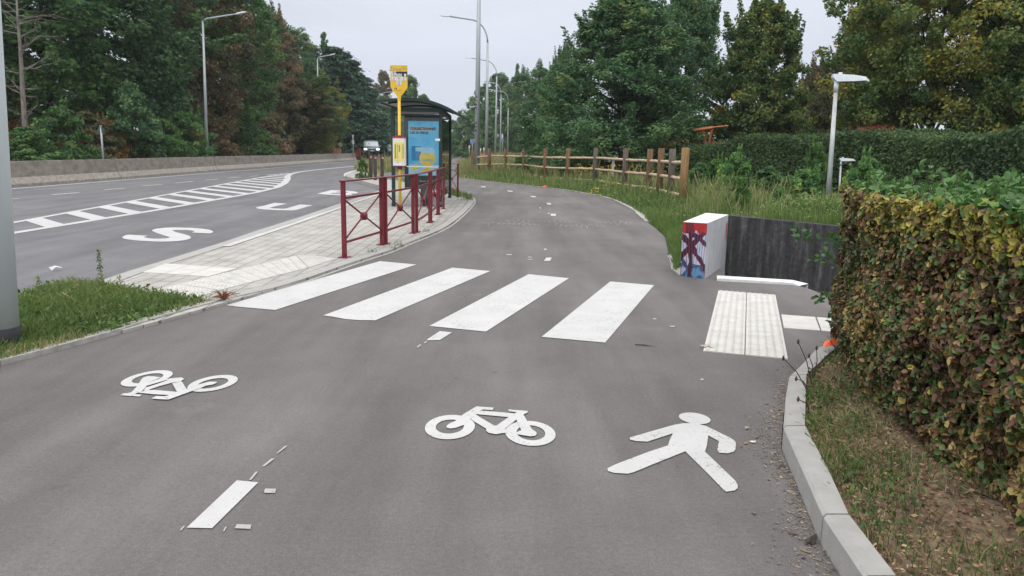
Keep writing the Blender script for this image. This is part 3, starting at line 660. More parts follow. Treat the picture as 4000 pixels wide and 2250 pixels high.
lo_full = lo_w[:-2]+[np.array(p[:2]) for p in [G(1095, 725, RZ)]]+[np.array(p[:2]) for p in lo_c]
for k in range(-1, 24):
    c = U[0]+step*k; nrm = np.array([-dv[1], dv[0]])
    qs = []
    for sgn in (-1, 1):
        p0 = c+nrm*hw*sgn-dv*30
        a = cross_line(p0, dv, up_w)
        if a is None: break
        b_ = cross_line(a+dv*.01, dv, lo_full)
        if b_ is None: break
        qs.append((a, b_))
    if len(qs) < 2 or np.linalg.norm(qs[0][0]-qs[0][1]) < .25: continue
    sheet('hatch_bar', [[(*qs[0][0], RZ+.0057), (*qs[0][1], RZ+.0057), (*qs[1][1], RZ+.0057), (*qs[1][0], RZ+.0057)]], 'paint', road)
strip('edge_line', [G(x, y, RZ) for x, y in [(-300, 768), (27, 739.5), (1000, 662.3), (1406, 627.2), (1480, 620.5)]], -.08, .08, RZ+.005, 'paint', road)
for a, b_ in [((-60, 782), (75, 776)), ((203, 761), (308, 752.5)), ((406, 741.5), (486, 735.5)), ((559, 726.5), (633, 720.8)), ((687, 714.6), (753, 709)), ((803, 703.5), (853, 700)), ((890, 695.5), (936, 692)), ((975, 689), (1009, 686.5)), ((1042, 683), (1070, 681))]:
    strip('lane_dash', [G(*a, RZ), G(*b_, RZ)], -.065, .065, RZ+.005, 'paint', road)

# tactile slabs
def tactile(name, quad_px, nu, nv, z, parent, org, sc, dots=True, m='tact', th=.008, du=.055):
    q = [G(org[0]+x*sc, org[1]+y*sc, z)[:2] for x, y in quad_px]       # a near-left, b near-right, c far-right, d far-left
    for i in range(nu):
        for j in range(nv):
            def P_(u, v): return (q[0]*(1-u)*(1-v)+q[1]*u*(1-v)+q[2]*u*v+q[3]*(1-u)*v)
            u0, u1, v0, v1 = i/nu, (i+1)/nu, j/nv, (j+1)/nv
            gu = .004/np.linalg.norm(q[1]-q[0]); gv = .003/np.linalg.norm(q[3]-q[0])
            c4 = [P_(u0+gu, v0+gv), P_(u1-gu, v0+gv), P_(u1-gu, v1-gv), P_(u0+gu, v1-gv)]
            mb = MB(); mb.prism([tuple(p) for p in c4], z-.04, z+th)
            if dots:
                A = np.linalg.norm(c4[1]-c4[0]); B = np.linalg.norm(c4[3]-c4[0]); na = max(2, int(A/du)); nb = max(2, int(B/du))
                for a in range(na):
                    for b_ in range(nb):
                        u = (a+.5)/na; v = (b_+.5)/nb; p = c4[0]*(1-u)*(1-v)+c4[1]*u*(1-v)+c4[2]*u*v+c4[3]*(1-u)*v
                        k = 6; vs = [(p[0]+.0165*math.cos(t), p[1]+.0165*math.sin(t), z+th-.001) for t in [6.283*w/k for w in range(k)]]+[(p[0]+.010*math.cos(t), p[1]+.010*math.sin(t), z+th+.008) for t in [6.283*w/k for w in range(k)]]
                        mb.add(vs, [tuple(range(k, 2*k))]+[(w, (w+1) % k, (w+1) % k+k, w+k) for w in range(k)])
            mb.build(name, m, parent)
tactile('tactile_slab', [(318, 1302), (1053, 1372), (945, 822), (450, 783)], 2, 4, 0, cycle_path, (2600, 780), .4555)
for q in ([(1010, 1105), (1330, 1130), (1285, 1012), (988, 990)], [(1334, 1131), (1650, 1154), (1590, 1034), (1292, 1013)], [(1654, 1155), (1980, 1180), (1900, 1055), (1594, 1035)]):
    tactile('smooth_slab', q, 1, 1, 0, cycle_path, (2600, 780), .4555, dots=False)
tactile('tactile_slab', [(860, 1135), (1201, 1048), (1158, 1000), (700, 1112)], 11, 2, PZ, pavement, (0, 0), 1)
tactile('tactile_slab', [(1205, 1047), (1312, 1012), (1210, 1001), (1162, 1000)], 2, 1, PZ, pavement, (0, 0), 1)
tactile('tactile_slab', [(766, 1165), (857, 1136), (697, 1113), (570, 1143)], 2, 2, PZ, pavement, (0, 0), 1)
tactile('guide_slab', [(558, 1065), (812, 1082), (930, 1050), (645, 1031)], 3, 2, PZ, pavement, (0, 0), 1, dots=False)

# ------------------------------------------------------------------ text helper
def text_mb(s, size, align='CENTER', bold=0, sx=1.0):
    cu = bpy.data.curves.new('t', 'FONT'); cu.body = s; cu.size = size; cu.align_x = align; cu.align_y = 'CENTER'; cu.offset = bold; cu.resolution_u = 2
    o = bpy.data.objects.new('t', cu); COL.objects.link(o)
    dg = bpy.context.evaluated_depsgraph_get(); dg.update(); me = bpy.data.meshes.new_from_object(o.evaluated_get(dg))
    vs = [(v.co.x*sx, v.co.y, 0) for v in me.vertices]; fs = [tuple(p.vertices) for p in me.polygons]
    bpy.data.objects.remove(o); bpy.data.curves.remove(cu); bpy.data.meshes.remove(me)
    return vs, fs
def put_text(name, s, size, at, m, parent, sx=1.0, align='CENTER', bold=0, rot=0, normal_y=-1):
    """text in the local XZ plane of the parent, facing -Y; at = (x, y, z)"""
    vs, fs = text_mb(s, size, align, bold, sx); c, sn = math.cos(rot), math.sin(rot)
    mb = MB(); mb.add([(at[0]+x*c-y*sn, at[1], at[2]+x*sn+y*c) for x, y, _ in vs], fs); return mb.build(name, m, parent)

# ------------------------------------------------------------------ concrete barrier of separate blocks
bl_pts = [np.array(p) for p in bf]
cum = [0]
for a, b_ in zip(bl_pts[:-1], bl_pts[1:]): cum.append(cum[-1]+np.linalg.norm(b_-a))
def along(s_):
    for i in range(len(cum)-1):
        if s_ <= cum[i+1] or i == len(cum)-2:
            t = (s_-cum[i])/(cum[i+1]-cum[i]); return bl_pts[i]*(1-t)+bl_pts[i+1]*t
def s_at_px(px):
    xs_ = [p[0] for p in barrier_foot_px]
    P0 = G(px, np.interp(px, xs_, [p[1] for p in barrier_foot_px]), RZ)[:2]
    ss = np.linspace(0, cum[-1], 4000); return ss[np.argmin([np.linalg.norm(along(q)-P0) for q in ss])]
s0 = s_at_px(476); LB = s_at_px(853)-s0; LB = LB if LB < 14 else LB/2
labels_b = {-2: 'weathered concrete barrier block partly hidden by the near grey lamp post', -1: 'concrete barrier block under the bare dead tree', 0: 'mossy concrete barrier block with a weedy joint by the roadside sign back',
            1: 'concrete barrier block in front of the tall grey roadside lamp'}
k0 = -int(s0/LB); k1 = int((cum[-1]-s0)/LB)
prof = [(0, 0), (0, .09), (.16, .32), (.24, .86), (.25, .885), (.40, .885), (.41, .86), (.49, .32), (.65, .09), (.65, 0)]
for k in range(k0, k1):
    a = along(s0+k*LB+.03); b_ = along(s0+(k+1)*LB-.03); d = (b_-a)/np.linalg.norm(b_-a); nrm = np.array([-d[1], d[0]])
    Ln = np.linalg.norm(b_-a); n = len(prof)
    r_ = thing('barrier_block', labels_b.get(k, 'weathered concrete barrier block further along the carriageway'), 'barrier', (*a, RZ+.002), math.atan2(d[1], d[0]), 'concrete barrier blocks beside the carriageway')
    for nm, rng, mm in (('body', (2, 8), 'barrier'), ('foot', None, 'barrierlow')):
        pr = prof[2:8] if nm == 'body' else prof
        if nm == 'foot': pr = [prof[0], prof[1], prof[2], prof[7], prof[8], prof[9]]
        m_ = len(pr); seg = 6; vs = []
        for i in range(seg+1):
            for (yy, zz) in pr: vs.append((Ln*i/seg, yy, zz))
        fs = [(i*m_+q, (i+1)*m_+q, (i+1)*m_+(q+1) % m_, i*m_+(q+1) % m_) for i in range(seg) for q in range(m_ if nm == 'body' else m_)]
        fs += [tuple(range(m_-1, -1, -1)), tuple(seg*m_+q for q in range(m_))]
        if nm == 'foot': fs = [f for f in fs]
        mb = MB(); mb.add(vs, [f[::-1] for f in fs]); mb.build(nm, mm, r_)

# ------------------------------------------------------------------ white graffiti block and dark retaining wall
yaw = math.atan2(perp[1], perp[0])
P_fl = D(2668, 866, 8.98)[:2]; P_fr = D(2763, 870, 8.85)[:2]
P_bl = D(2713+45, 832, 10.45)[:2]; P_br = wall_a
top = .655
blk = thing('parapet_block', 'white painted concrete parapet block with red and blue graffiti on its end', 'concrete block', (*((bl+br)/2), 0))
bs = [bl, br, np.array(br)+(P_br-P_fr)*1.0, np.array(bl)+(P_bl-P_fl)*1.0]; ts = [P_fl, P_fr, P_br, P_bl]
inv = lambda p, z: (p[0]-(bl+br)[0]/2, p[1]-(bl+br)[1]/2, z)
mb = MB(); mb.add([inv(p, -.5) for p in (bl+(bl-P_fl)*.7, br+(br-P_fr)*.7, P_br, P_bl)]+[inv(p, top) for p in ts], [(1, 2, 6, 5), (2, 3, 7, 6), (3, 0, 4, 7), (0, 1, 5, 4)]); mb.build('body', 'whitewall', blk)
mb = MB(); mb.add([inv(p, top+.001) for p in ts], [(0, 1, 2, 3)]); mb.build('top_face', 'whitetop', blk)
# graffiti face: own axes, x across the face, z up
fa = Vector((*inv(bl, 0),)); fbv = Vector((*inv(br, 0),)); gd = (fbv-fa); W_ = gd.length; gd.normalize(); gn = Vector((gd.y, -gd.x, 0))
gf = MB(); tl = Vector(inv(P_fl, top)); tr = Vector(inv(P_fr, top))
loc = lambda v: ((v-fa).dot(gd), (v-fa).dot(-gn)-.003, v.z)
gf.add([loc(fa+Vector((0, 0, -.02))), loc(fbv+Vector((0, 0, -.02))), loc(tr), loc(tl)], [(0, 1, 2, 3)])
go = gf.build('graffiti_face', 'graffiti', blk, loc=fa); go.rotation_euler = (0, 0, math.atan2(gd.y, gd.x))
# faded writing and a red patch on the side face
sdv = Vector((*(np.array(P_br)-np.array(P_fr)), 0)).normalized(); sn_ = Vector((sdv.y, -sdv.x, 0))
base = Vector(inv(P_fr, 0))
tw = MB()
def onside(u, z, e=.004): return base+sdv*u+sn_*e+Vector((0, 0, z))
for s_, u, z, sz in (('Gt', .52, .47, .13), ('ore', .80, .50, .09)):
    vs, fs = text_mb(s_, sz, 'CENTER', -.002); tw.add([onside(u+x*1.3, z+y) for x, y, _ in vs], fs)
tw.build('lettering', 'hubgrey', blk)
mb = MB(); mb.add([onside(1.33, .54), onside(1.41, .56), onside(1.41, .30), onside(1.36, .33)], [(0, 1, 2, 3)]); mb.build('red_patch', 'redcap', blk)
wl = thing('retaining_wall', 'blackened streaky concrete retaining wall beside the white graffiti block', 'wall', (*wall_a, 0), yaw)
mb = MB(); mb.add([(.0, 0, -1.69), (7.5, 0, -1.69), (7.5, .16, -1.69), (0, .16, -1.69), (0, 0, .645), (7.5, 0, .30), (7.5, .16, .30), (0, .16, .645)], [(0, 1, 5, 4), (1, 2, 6, 5), (2, 3, 7, 6), (3, 0, 4, 7), (4, 5, 6, 7)])
mb.build('body', 'darkwall', wl)
# low white coping in front of the trench
te = [np.array(p) for p in trench_edge]; cop = thing('coping', 'low white concrete coping at the foot of the dark retaining wall', 'coping', (*te[0], 0))
cpts = [te[0]+np.array([-.05, .04]), te[1], te[2]*.9+te[1]*.1, te[2]+(te[3]-te[2])*.25]; ins_ = off2(cpts, .20)
vs = []
for i, (p, q) in enumerate(zip(cpts, ins_)):
    h_ = .028 if i < 2 else (.024 if i == 2 else .003)
    vs += [(*(p-te[0]), -.05), (*(p-te[0]), h_), (*(q-te[0]), h_+.004), (*(q-te[0]), -1.0)]
fs = [(k*4+q, k*4+4+q, k*4+5+q, k*4+1+q) for k in range(3) for q in range(3)]+[(0, 1, 2, 3)]
mb = MB(); mb.add(vs, fs); mb.build('slab', 'whitetop', cop)
sheet('path_corner', [[(*p, -.003) for p in (bl+side*.02, br-perp*.02, te[0]+np.array([.02, 0]), te[0]+side*.30, br+side*.95)]], 'path', cycle_path)

# ------------------------------------------------------------------ red railings
def railing(p, q, label, z0=PZ, hgt=.99, w=.075, depth=.05):
    p, q = np.array(p[:2]), np.array(q[:2]); L_ = np.linalg.norm(q-p); a = math.atan2(*(q-p)[::-1])
    t = thing('railing', label, 'railing', (*p, z0), a, 'dark red railings along the platform')
    for x in (0, L_):
        mb = MB(); mb.box((x, 0, hgt/2), (w*.8, depth*.95, hgt), bev=.004); po = mb.build('post', 'red', t)
        mb = MB(); mb.box((x, 0, .006), (.17, .12, .012)); 
        for sx in (-1, 1): mb.tube([(x+sx*.065, 0, .01), (x+sx*.065, 0, .03)], .011, 6)
        mb.build('base_plate', 'red', po)
    h2 = hgt+.012; mb = MB(); mb.box((L_/2, 0, h2), (L_+w*1.2, .075, .022), bev=.004); mb.build('handrail', 'red', t)
    for zz, nm in ((.78, 'upper_rail'), (.20, 'lower_rail')): mb = MB(); mb.box((L_/2, 0, zz), (L_-w*.7, .028, .028)); mb.build(nm, 'red', t)
    for s_ in (0, 1):
        z_a, z_b = (.755, .225) if s_ == 0 else (.225, .755)
        mb = MB(); mb.tube([(w*.4, (s_-.5)*.018, z_a), (L_-w*.4, (s_-.5)*.018, z_b)], .0125, 8); mb.build('brace', 'red', t)
    mb = MB(); mb.tube([(L_/2, -.035, .49), (L_/2, .035, .49)], .056, 16); mb.build('boss', 'red', t)
    return t
def rb(x, y): return G(x, y, PZ)
rp = [rb(1346, 1006), rb(1492, 956), rb(1507, 952), rb(1614, 911), rb(1628, 907), rb(1678, 870), rb(1684, 866), rb(1709, 839), rb(1714, 836), rb(1733, 816)]
rl = ['red railing panel at the near end of the platform, next to the tactile strip', 'red railing panel in front of the yellow bus stop pole, second from the crossing', 'red railing panel below the advert poster, third from the crossing', 'short red railing panel, fourth from the crossing', 'last red railing panel of the row, in front of the shelter post']
for i in range(5): railing(rp[2*i], rp[2*i+1], rl[i])
railing(rb(1744, 745), rb(1788, 770), 'separate red railing panel behind the right post of the bus shelter')

# ------------------------------------------------------------------ bus stop sign
sp = D(1563, 812, 18.2); sp[2] = PZ
H_ = D(1563, 255, 18.2)[2]-PZ
bs_ = thing('bus_stop_sign', 'yellow bus stop sign on a yellow pole with a timetable case', 'bus stop sign', sp, rad(2))
zb = lambda py: D(1563, py, 18.2)[2]-PZ
zt, zs, zn = zb(255), zb(342), zb(377)
hw_ = .197
mb = MB(); mb.tube([(0, 0, 0), (0, 0, zn-.05)], .036, 14); mb.build('pole', 'yellow', bs_)
mb = MB(); mb.box((0, 0, (zn+zb(360))/2-.02), (.082, .07, .22), bev=.006); mb.build('collar', 'yellow', bs_)
pts = [(-hw_, zt), (hw_, zt), (hw_, zs), (.045, zn), (-.045, zn), (-hw_, zs)]
mb = MB(); vs = [(x, -.015, z) for x, z in pts]+[(x, .015, z) for x, z in pts]; n = 6
mb.add(vs, [tuple(range(n))[::-1], tuple(range(n, 2*n))]+[(i, (i+1) % n, (i+1) % n+n, i+n) for i in range(n)]); plate = mb.build('plate', 'yellow', bs_)
def card(x, z, w, h, m, par, y=-.018, nm='card'): mb = MB(); mb.box((x, y, z), (w, .004, h)); return mb.build(nm, m, par)
z1, z2 = zb(280), zb(299)
card(.03, (z1+z2)/2, .335, z1-z2, 'darktxt', plate, nm='band')
put_text('lettering', 'Zone', .135, (-.085, -.0165, zb(271)), 'greytxt', plate, align='CENTER'); put_text('lettering', '70', .085, (.125, -.0165, zb(270)), 'greytxt', plate)
mb = MB(); 
for i in range(20):
    a0, a1 = 6.283*i/20, 6.283*(i+1)/20; mb.add([(.125+r_*math.cos(a), -.0165, zb(270)+r_*math.sin(a)) for r_, a in ((.066, a0), (.066, a1), (.060, a1), (.060, a0))], [(0, 1, 2, 3)])
mb.build('ring', 'greytxt', plate)
put_text('lettering', 'BUS', .085, (-.135, -.0225, zb(284.5)), 'white', plate, bold=.003, sx=1.0); put_text('lettering', 'EXPRESS', .082, (-.065, -.0225, zb(294)), 'white', plate, bold=.003, sx=.92)
card(.148, zb(293), .05, .055, 'white', plate, y=-.022)
for x, y, s_ in ((-.115, 308, '6'), (0, 308, '90'), (.115, 308, '21'), (0, 325, '65')):
    c_ = card(x, zb(y), .105, .095, 'white', plate); put_text('number', s_, .06, (x, -.0215, zb(y)+.012), 'darktxt', c_); card(x, zb(y)-.03, .06, .008, 'darktxt', c_, y=-.021, nm='print')
mb = MB(); mb.box((-.078, -.02, zb(348)), (.05, .004, .055)); pc = mb.build('pictogram', 'darktxt', plate)
mb = MB(); mb.tube([(-.078, -.0235, zb(350)), (-.078, -.0245, zb(350))], .016, 12); mb.box((-.082, -.024, zb(346.5)), (.008, .001, .025)); mb.build('wheelchair', 'white', pc)
mb = MB(); mb.box((0, -.03, zb(349)), (.075, .03, .07), bev=.008); mb.build('clamp', 'yellow', bs_)
# timetable case: a flat drum, red rims
zc0, zc1 = zb(647), zb(540)
def slab(z0, z1, w, d, nm, m, par=bs_, seg=10):
    pp = [(w*math.cos(t), d*math.sin(t)) for t in [6.283*i/24 for i in range(24)]]; pp = [(math.copysign(abs(x/w)**.45*w, x), y) for x, y in pp]
    mb = MB(); mb.prism([(x, y-.03) for x, y in pp], z0, z1); return mb.build(nm, m, par)
cs = slab(zc0, zc1, .158, .085, 'timetable_case', 'white'); slab(zc1, zc1+.035, .166, .09, 'case_cap', 'redcap'); slab(zc0-.025, zc0, .166, .09, 'case_base', 'red'); mb = MB(); mb.tube([(0, 0, zc0-.09), (0, 0, zc0-.02)], [.045, .075], 14); mb.build('case_neck', 'red', bs_); mb = MB(); mb.tube([(0, 0, zc1+.035), (0, 0, zc1+.07)], [.08, .05], 14); mb.build('case_neck', 'red', bs_)
zy = (zb(555)+zb(628))/2; sh_ = card(0, zy, .255, zb(555)-zb(628), 'pyellow', cs, y=-.118, nm='timetable')
for x, w, z_, h_ in ((-.085, .035, zy, .33), (-.03, .012, zy, .33), (.01, .03, zy+.07, .16), (.075, .012, zy, .35), (.105, .012, zy, .33)): card(x, z_, w, h_, 'greytxt', sh_, y=-.1215, nm='column')
card(-.03, zb(633), .05, .01, 'greytxt', cs, y=-.117, nm='signature')

# ------------------------------------------------------------------ bus shelter
SH = thing('bus_shelter', 'dark green framed glass bus shelter with a curved roof on the paved platform', 'bus shelter', (0, 0, 0))
pA = G(1538, 806, PZ); pB = G(1721, 809.5, PZ); pC = G(1757, 773, PZ)
dAB = pB[:2]-pA[:2]; LAB = np.linalg.norm(dAB); ang = math.atan2(*dAB[::-1]); SH.location = tuple(pA); SH.rotation_euler[2] = ang
ca, sa = math.cos(-ang), math.sin(-ang)
loc2 = lambda p: np.array([(p[0]-pA[0])*ca-(p[1]-pA[1])*sa, (p[0]-pA[0])*sa+(p[1]-pA[1])*ca])
lC = loc2(pC); DEP = 3.6
LX = LAB; backd = lC[1]
zl = 2.42
for (x, y) in ((0, 0), (LX, 0), (lC[0], lC[1]), (0.02, DEP)):
    mb = MB(); mb.box((x, y, zl/2), (.078, .09, zl), bev=.006); mb.box((x, y, .04), (.09, .12, .08), bev=.004); mb.build('post', 'sgreen', SH)
# curved roof: shallow arch across x, extends along y
def roofz(x, yy):
    t = (x-RX0)/(RX1-RX0); return 2.595-.50*max(0, .42-t)**2-1.05*max(0, t-.45)**2
RX0, RX1 = -.38, LX+.42
xr = [(RX0+(RX1-RX0)*i/22) for i in range(23)]
def roof_sheet(y0, y1, th, dz, x0=0, x1=23):
    mb = MB(); xs_ = xr[x0:x1]; n_ = len(xs_)
    vs = [(x, y, roofz(x, 0)+dz+e) for y in (y0, y1) for e in (0, th) for x in xs_]
    fs = []
    for i in range(n_-1):
        fs += [(i, i+1, 2*n_+i+1, 2*n_+i)[::-1], (n_+i, n_+i+1, 3*n_+i+1, 3*n_+i), (i, n_+i, n_+i+1, i+1)[::-1], (2*n_+i, 3*n_+i, 3*n_+i+1, 2*n_+i+1)]
    fs += [(0, n_, 3*n_, 2*n_), (n_-1, 2*n_-1, 4*n_-1, 3*n_-1)[::-1]]
    mb.add(vs, fs, False); return mb
roof_sheet(-.25, DEP+.3, .012, .02).build('roof', 'sroof', SH)
roof_sheet(-.30, -.24, .07, -.02).build('roof_edge', 'sgreen', SH); roof_sheet(DEP+.30, DEP+.36, .07, -.02).build('roof_edge', 'sgreen', SH)
roof_sheet(-.25, DEP+.3, .055, -.012, 0, 2).build('roof_edge', 'sgreen', SH); roof_sheet(-.25, DEP+.3, .055, -.012, 21, 23).build('roof_edge', 'sgreen', SH)
roof_sheet(-.02, .04, .05, -.05, 3, 20).build('roof_rib', 'sgreen', SH); roof_sheet(1.7, 1.76, .05, -.05, 3, 20).build('roof_rib', 'sgreen', SH)
for (a, b_) in (((0, 0), (LX, 0)), ((LX, 0), (lC[0], lC[1])), ((0, DEP), (lC[0], DEP)), ((0, 0), (0.02, DEP))):
    a, b_ = np.array(a), np.array(b_); L_ = np.linalg.norm(b_-a); c = (a+b_)/2; an = math.atan2(*(b_-a)[::-1])
    mb = MB(); mb.box((*c, zl-.03), (L_, .05, .085), rz=an); mb.build('beam', 'sgreen', SH)
    mb = MB(); mb.box((*c, zl-.115), (L_-.07, .02, .05), rz=an); mb.build('trim', 'sroof', SH)
    if not (a[0] < .1 and b_[0] < .1):
        mb = MB(); mb.box((*c, 1.20), (L_-.10, .010, 1.98), rz=an); mb.build('glass_pane', 'glass', SH)
for z_ in (2.25, 2.34): mb = MB(); mb.box((LX/2, .02, z_), (LX-.08, .02, .028)); mb.build('bar', 'sgreen', SH)
mb = MB(); mb.box((LX/2+.02, -.012, 1.0), (LX*.86, .004, .022)); mb.build('stripe', 'white', SH)
mb = MB(); mb.box((LX/2-.1, 2.3, .48), (1.0, .30, .04), bev=.01); [mb.box((LX/2-.1+s_*.35, 2.3, .24), (.05, .05, .48)) for s_ in (-1, 1)]; mb.build('bench', 'sgreen', SH)
# advert case behind the glass
cx0, cx1 = (1570-1538)/(1721-1538)*LX*1.0, (1712-1538)/(1721-1538)*LX
py_ = .42
case = MB(); wz0, wz1 = .43, 2.28; cxm = (cx0+cx1)/2+.03; cw = (cx1-cx0)*1.02
case.box((cxm, py_, (wz0+wz1)/2), (cw, .16, wz1-wz0), bev=.02); case = case.build('advert_case', 'blackpanel', SH)
mb = MB(); mb.box((cxm+.08, py_, .22), (.30, .10, .43)); mb.build('advert_foot', 'blackpanel', SH)
fy = py_-.083; x0p, x1p = cxm-cw/2+.10, cxm+cw/2-.03; z0p, z1p = .77, 2.12; xc = (x0p+x1p)/2
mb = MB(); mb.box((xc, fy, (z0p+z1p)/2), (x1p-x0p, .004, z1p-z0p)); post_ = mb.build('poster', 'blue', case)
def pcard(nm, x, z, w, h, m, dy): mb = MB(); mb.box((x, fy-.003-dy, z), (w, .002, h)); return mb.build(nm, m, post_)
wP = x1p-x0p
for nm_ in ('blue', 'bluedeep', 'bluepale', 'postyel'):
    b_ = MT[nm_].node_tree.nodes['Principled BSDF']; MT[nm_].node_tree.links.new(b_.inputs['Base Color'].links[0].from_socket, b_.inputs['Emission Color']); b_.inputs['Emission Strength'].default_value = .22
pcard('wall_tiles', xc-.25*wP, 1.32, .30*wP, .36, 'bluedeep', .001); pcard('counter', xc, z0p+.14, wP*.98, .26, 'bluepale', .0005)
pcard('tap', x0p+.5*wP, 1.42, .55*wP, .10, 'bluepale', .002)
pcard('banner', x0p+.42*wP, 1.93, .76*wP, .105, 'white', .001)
def ptext(s, size, x, z, m, al='LEFT', bold=0, par=None):
    put_text('lettering', s, size, (x, fy-.008, z), m, par or post_, align=al, bold=bold)
ptext('COLLECTIONNEZ', .080, x0p+.07*wP, 1.93, 'darktxt', bold=.004); ptext('LES 30 EMOJI', .080, x0p+.07*wP, 1.83, 'darktxt', bold=.003)
pcard('corner_logo', x1p-.035, 1.87, .06, .15, 'white', .001); 
# a plain yellow goblet with white band, and a rubber duck
gx_, gz_ = x0p+.60*wP, 1.20
def disc(nm, x, z, rx, rz_, m, dy, par=post_, n=28): mb = MB(); mb.add([(x+rx*math.cos(6.283*i/n), fy-.004-dy, z+rz_*math.sin(6.283*i/n)) for i in range(n)], [tuple(range(n))[::-1]]); return mb.build(nm, m, par)
gob = disc('goblet', gx_, gz_, .205, .20, 'postyel', .004)
mb = MB(); mb.add([(gx_+x, fy-.0076, z) for x, z in ((-.035, 1.0), (.035, 1.0), (.05, .95), (.16, .90), (.16, .885), (-.16, .885), (-.16, .90), (-.05, .95))], [tuple(range(8))[::-1]]); mb.build('goblet_foot', 'postyel', gob)
disc('foam', gx_-.05, gz_+.19, .12, .06, 'bluepale', .006, gob); disc('foam', gx_+.10, gz_+.17, .10, .06, 'bluepale', .0065, gob); pcard('goblet_band', gx_, gz_-.05, .26, .05, 'white', .006)
dk_ = disc('duck', x0p+.19*wP, .945, .085, .05, 'postyel', .004); disc('duck_head', x0p+.23*wP, 1.02, .04, .04, 'postyel', .0045, dk_)
put_text('lettering', 'Bauer Media', .075, (cxm+.10, fy-.003, .63), 'white', case, bold=.001)
mb = MB(); mb.box((x1p-.02, -.05, 1.66), (.12, .01, .06), bev=.004); mb.build('sticker', 'white', SH)

# ------------------------------------------------------------------ brown bollards
for i, (x, yb, yt, l) in enumerate(((1449, 697, 603, 'left'), (1466, 703, 605, 'middle'), (1493, 700, 606, 'right'))):
    g_ = G(x, yb, PZ); hh = D(x, yt, g_[1])[2]-PZ
    t = thing('bollard', {'left': 'brown bollard with red band farthest from the shelter, beside the weedy clump', 'middle': 'brown bollard standing nearest to the camera, between the two others', 'right': 'brown bollard nearest to the bus shelter post'}[l], 'bollard', g_, .1*i, 'brown bollards at the end of the cycle path')
    mb = MB(); mb.box((0, 0, hh/2), (.155, .155, hh), bev=.012); mb.build('post', 'bollard', t)
    mb = MB(); mb.box((0, 0, hh-.13), (.160, .160, .10)); bd = mb.build('band', 'red', t)
    for q in (0, 1): mb = MB(); mb.box((.035, -.083, hh-.10-.055*q), (.085, .006, .018)); mb.build('reflector', 'white', bd)

# ------------------------------------------------------------------ street lamps
def head(mb_parent, p, d, s=1.0, m='lampwhite'):
    """slim led head starting at p pointing along unit d"""
    p = Vector(p); d = Vector(d).normalized(); sdir = d.cross(Vector((0, 0, 1))).normalized(); u = sdir.cross(d)
    vs = []
    for t, w, h0, h1 in ((0, .05, -.03, .03), (.12, .13, -.035, .05), (.55, .15, -.035, .055), (.75, .06, -.02, .01)):
        for a, b_ in ((-w, h0), (w, h0), (w*.8, h1), (-w*.8, h1)): vs.append(p+d*t*s+sdir*a*s+u*b_*s)
    fs = [(k*4+i, k*4+(i+1) % 4, k*4+4+(i+1) % 4, k*4+4+i) for k in range(3) for i in range(4)]+[(3, 2, 1, 0), (12, 13, 14, 15)]
    mb = MB(); mb.add(vs, fs); return mb.build('lamp_head', m, mb_parent)
def curved_lamp(px, py_top, d, arm_px, label, zbase=0., group='curved arm street lamps', flip=1, r0=.13, H=None, base_px=None):
    topz = D(px, py_top, d)[2]; p0 = D(base_px or px, 600, d); t = thing('street_lamp', label, 'street lamp', (p0[0], d, zbase), 0, group)
    Hh = topz-zbase; arm = abs(arm_px-px)/F*d
    ec = arm*.38; ev = min(3.2, max(1.2, Hh*.17)); z1 = Hh-ev
    sh = (D(px, py_top, d)[0]-p0[0])
    mb = MB(); mb.tube([(0, 0, 0), (sh*.5, 0, z1*.5), (sh*z1/Hh, 0, z1)], [r0, r0*.75, r0*.52], 12); mb.build('pole', 'galv', t)
    pts = [(sh-flip*ec*(1-math.cos(a))*1.0, 0, z1+(ev*.86)*math.sin(a)) for a in [i/8*math.pi/2 for i in range(9)]]; pts += [(sh-flip*(arm-.75), 0, z1+ev*.96)]
    mb = MB(); mb.tube(pts, [r0*.52]+[r0*.42]*9, 10); mb.build('arm', 'galv', t)
    head(t, pts[-1], (-flip, 0, .06), 1.05)
    return t
# tall pole in the middle, its arm above the picture
t = thing('street_lamp', 'tallest grey lamp post beside the path, its top outside the picture, numbered on the shaft', 'street lamp', G(1862, 688, -.0))
bd_ = G(1862, 688)[1]
mb = MB(); mb.tube([(0, 0, .25), (.02, 0, 6), (.05, 0, 12.5)], [.158, .125, .09], 20); mb.build('pole', 'galv', t)
mb = MB(); mb.tube([(0, 0, 0), (0, 0, .26)], .163, 20); mb.build('base_sleeve', 'black', t)
pts = [(.05-2.0*(1-math.cos(a)), 0, 12.5+1.9*math.sin(a)) for a in [i/6*math.pi/2 for i in range(7)]]+[(-4.0, 0, 14.6)]
mb = MB(); mb.tube(pts, .06, 8); mb.build('arm', 'galv', t); head(t, pts[-1], (-1, 0, .05), 1.1)
for s_, z_ in (('P 1 4 C', 4.05), ('0 5 4', 2.75)):
    vs, fs = text_mb(s_, .19, 'CENTER', .002); mb = MB(); mb.add([(-.085+y, -.148+.001, z_-x*1.35) for x, y, _ in vs], fs); mb.build('number', 'darktxt', t)
curved_lamp(1906, 62, 62, 1728, 'nearest curved arm lamp, just right of the tallest grey lamp post', r0=.15, base_px=1900)
curved_lamp(1942, 226, 88, 1820, 'second curved arm lamp behind the wooden fence, counting from the tallest post', r0=.13, base_px=1934)
curved_lamp(1958, 316, 118, 1874, 'third curved arm lamp behind the wooden fence, counting from the tallest post', r0=.12, base_px=1954)
curved_lamp(1986, 351, 135, 1912, 'farthest curved arm lamp, standing rightmost of the row behind the fence', r0=.12, base_px=1983)
curved_lamp(1474, 354, 130, 1562, 'curved arm lamp rising behind the left edge of the bus shelter roof', flip=-1, r0=.12, group=None, zbase=.2)
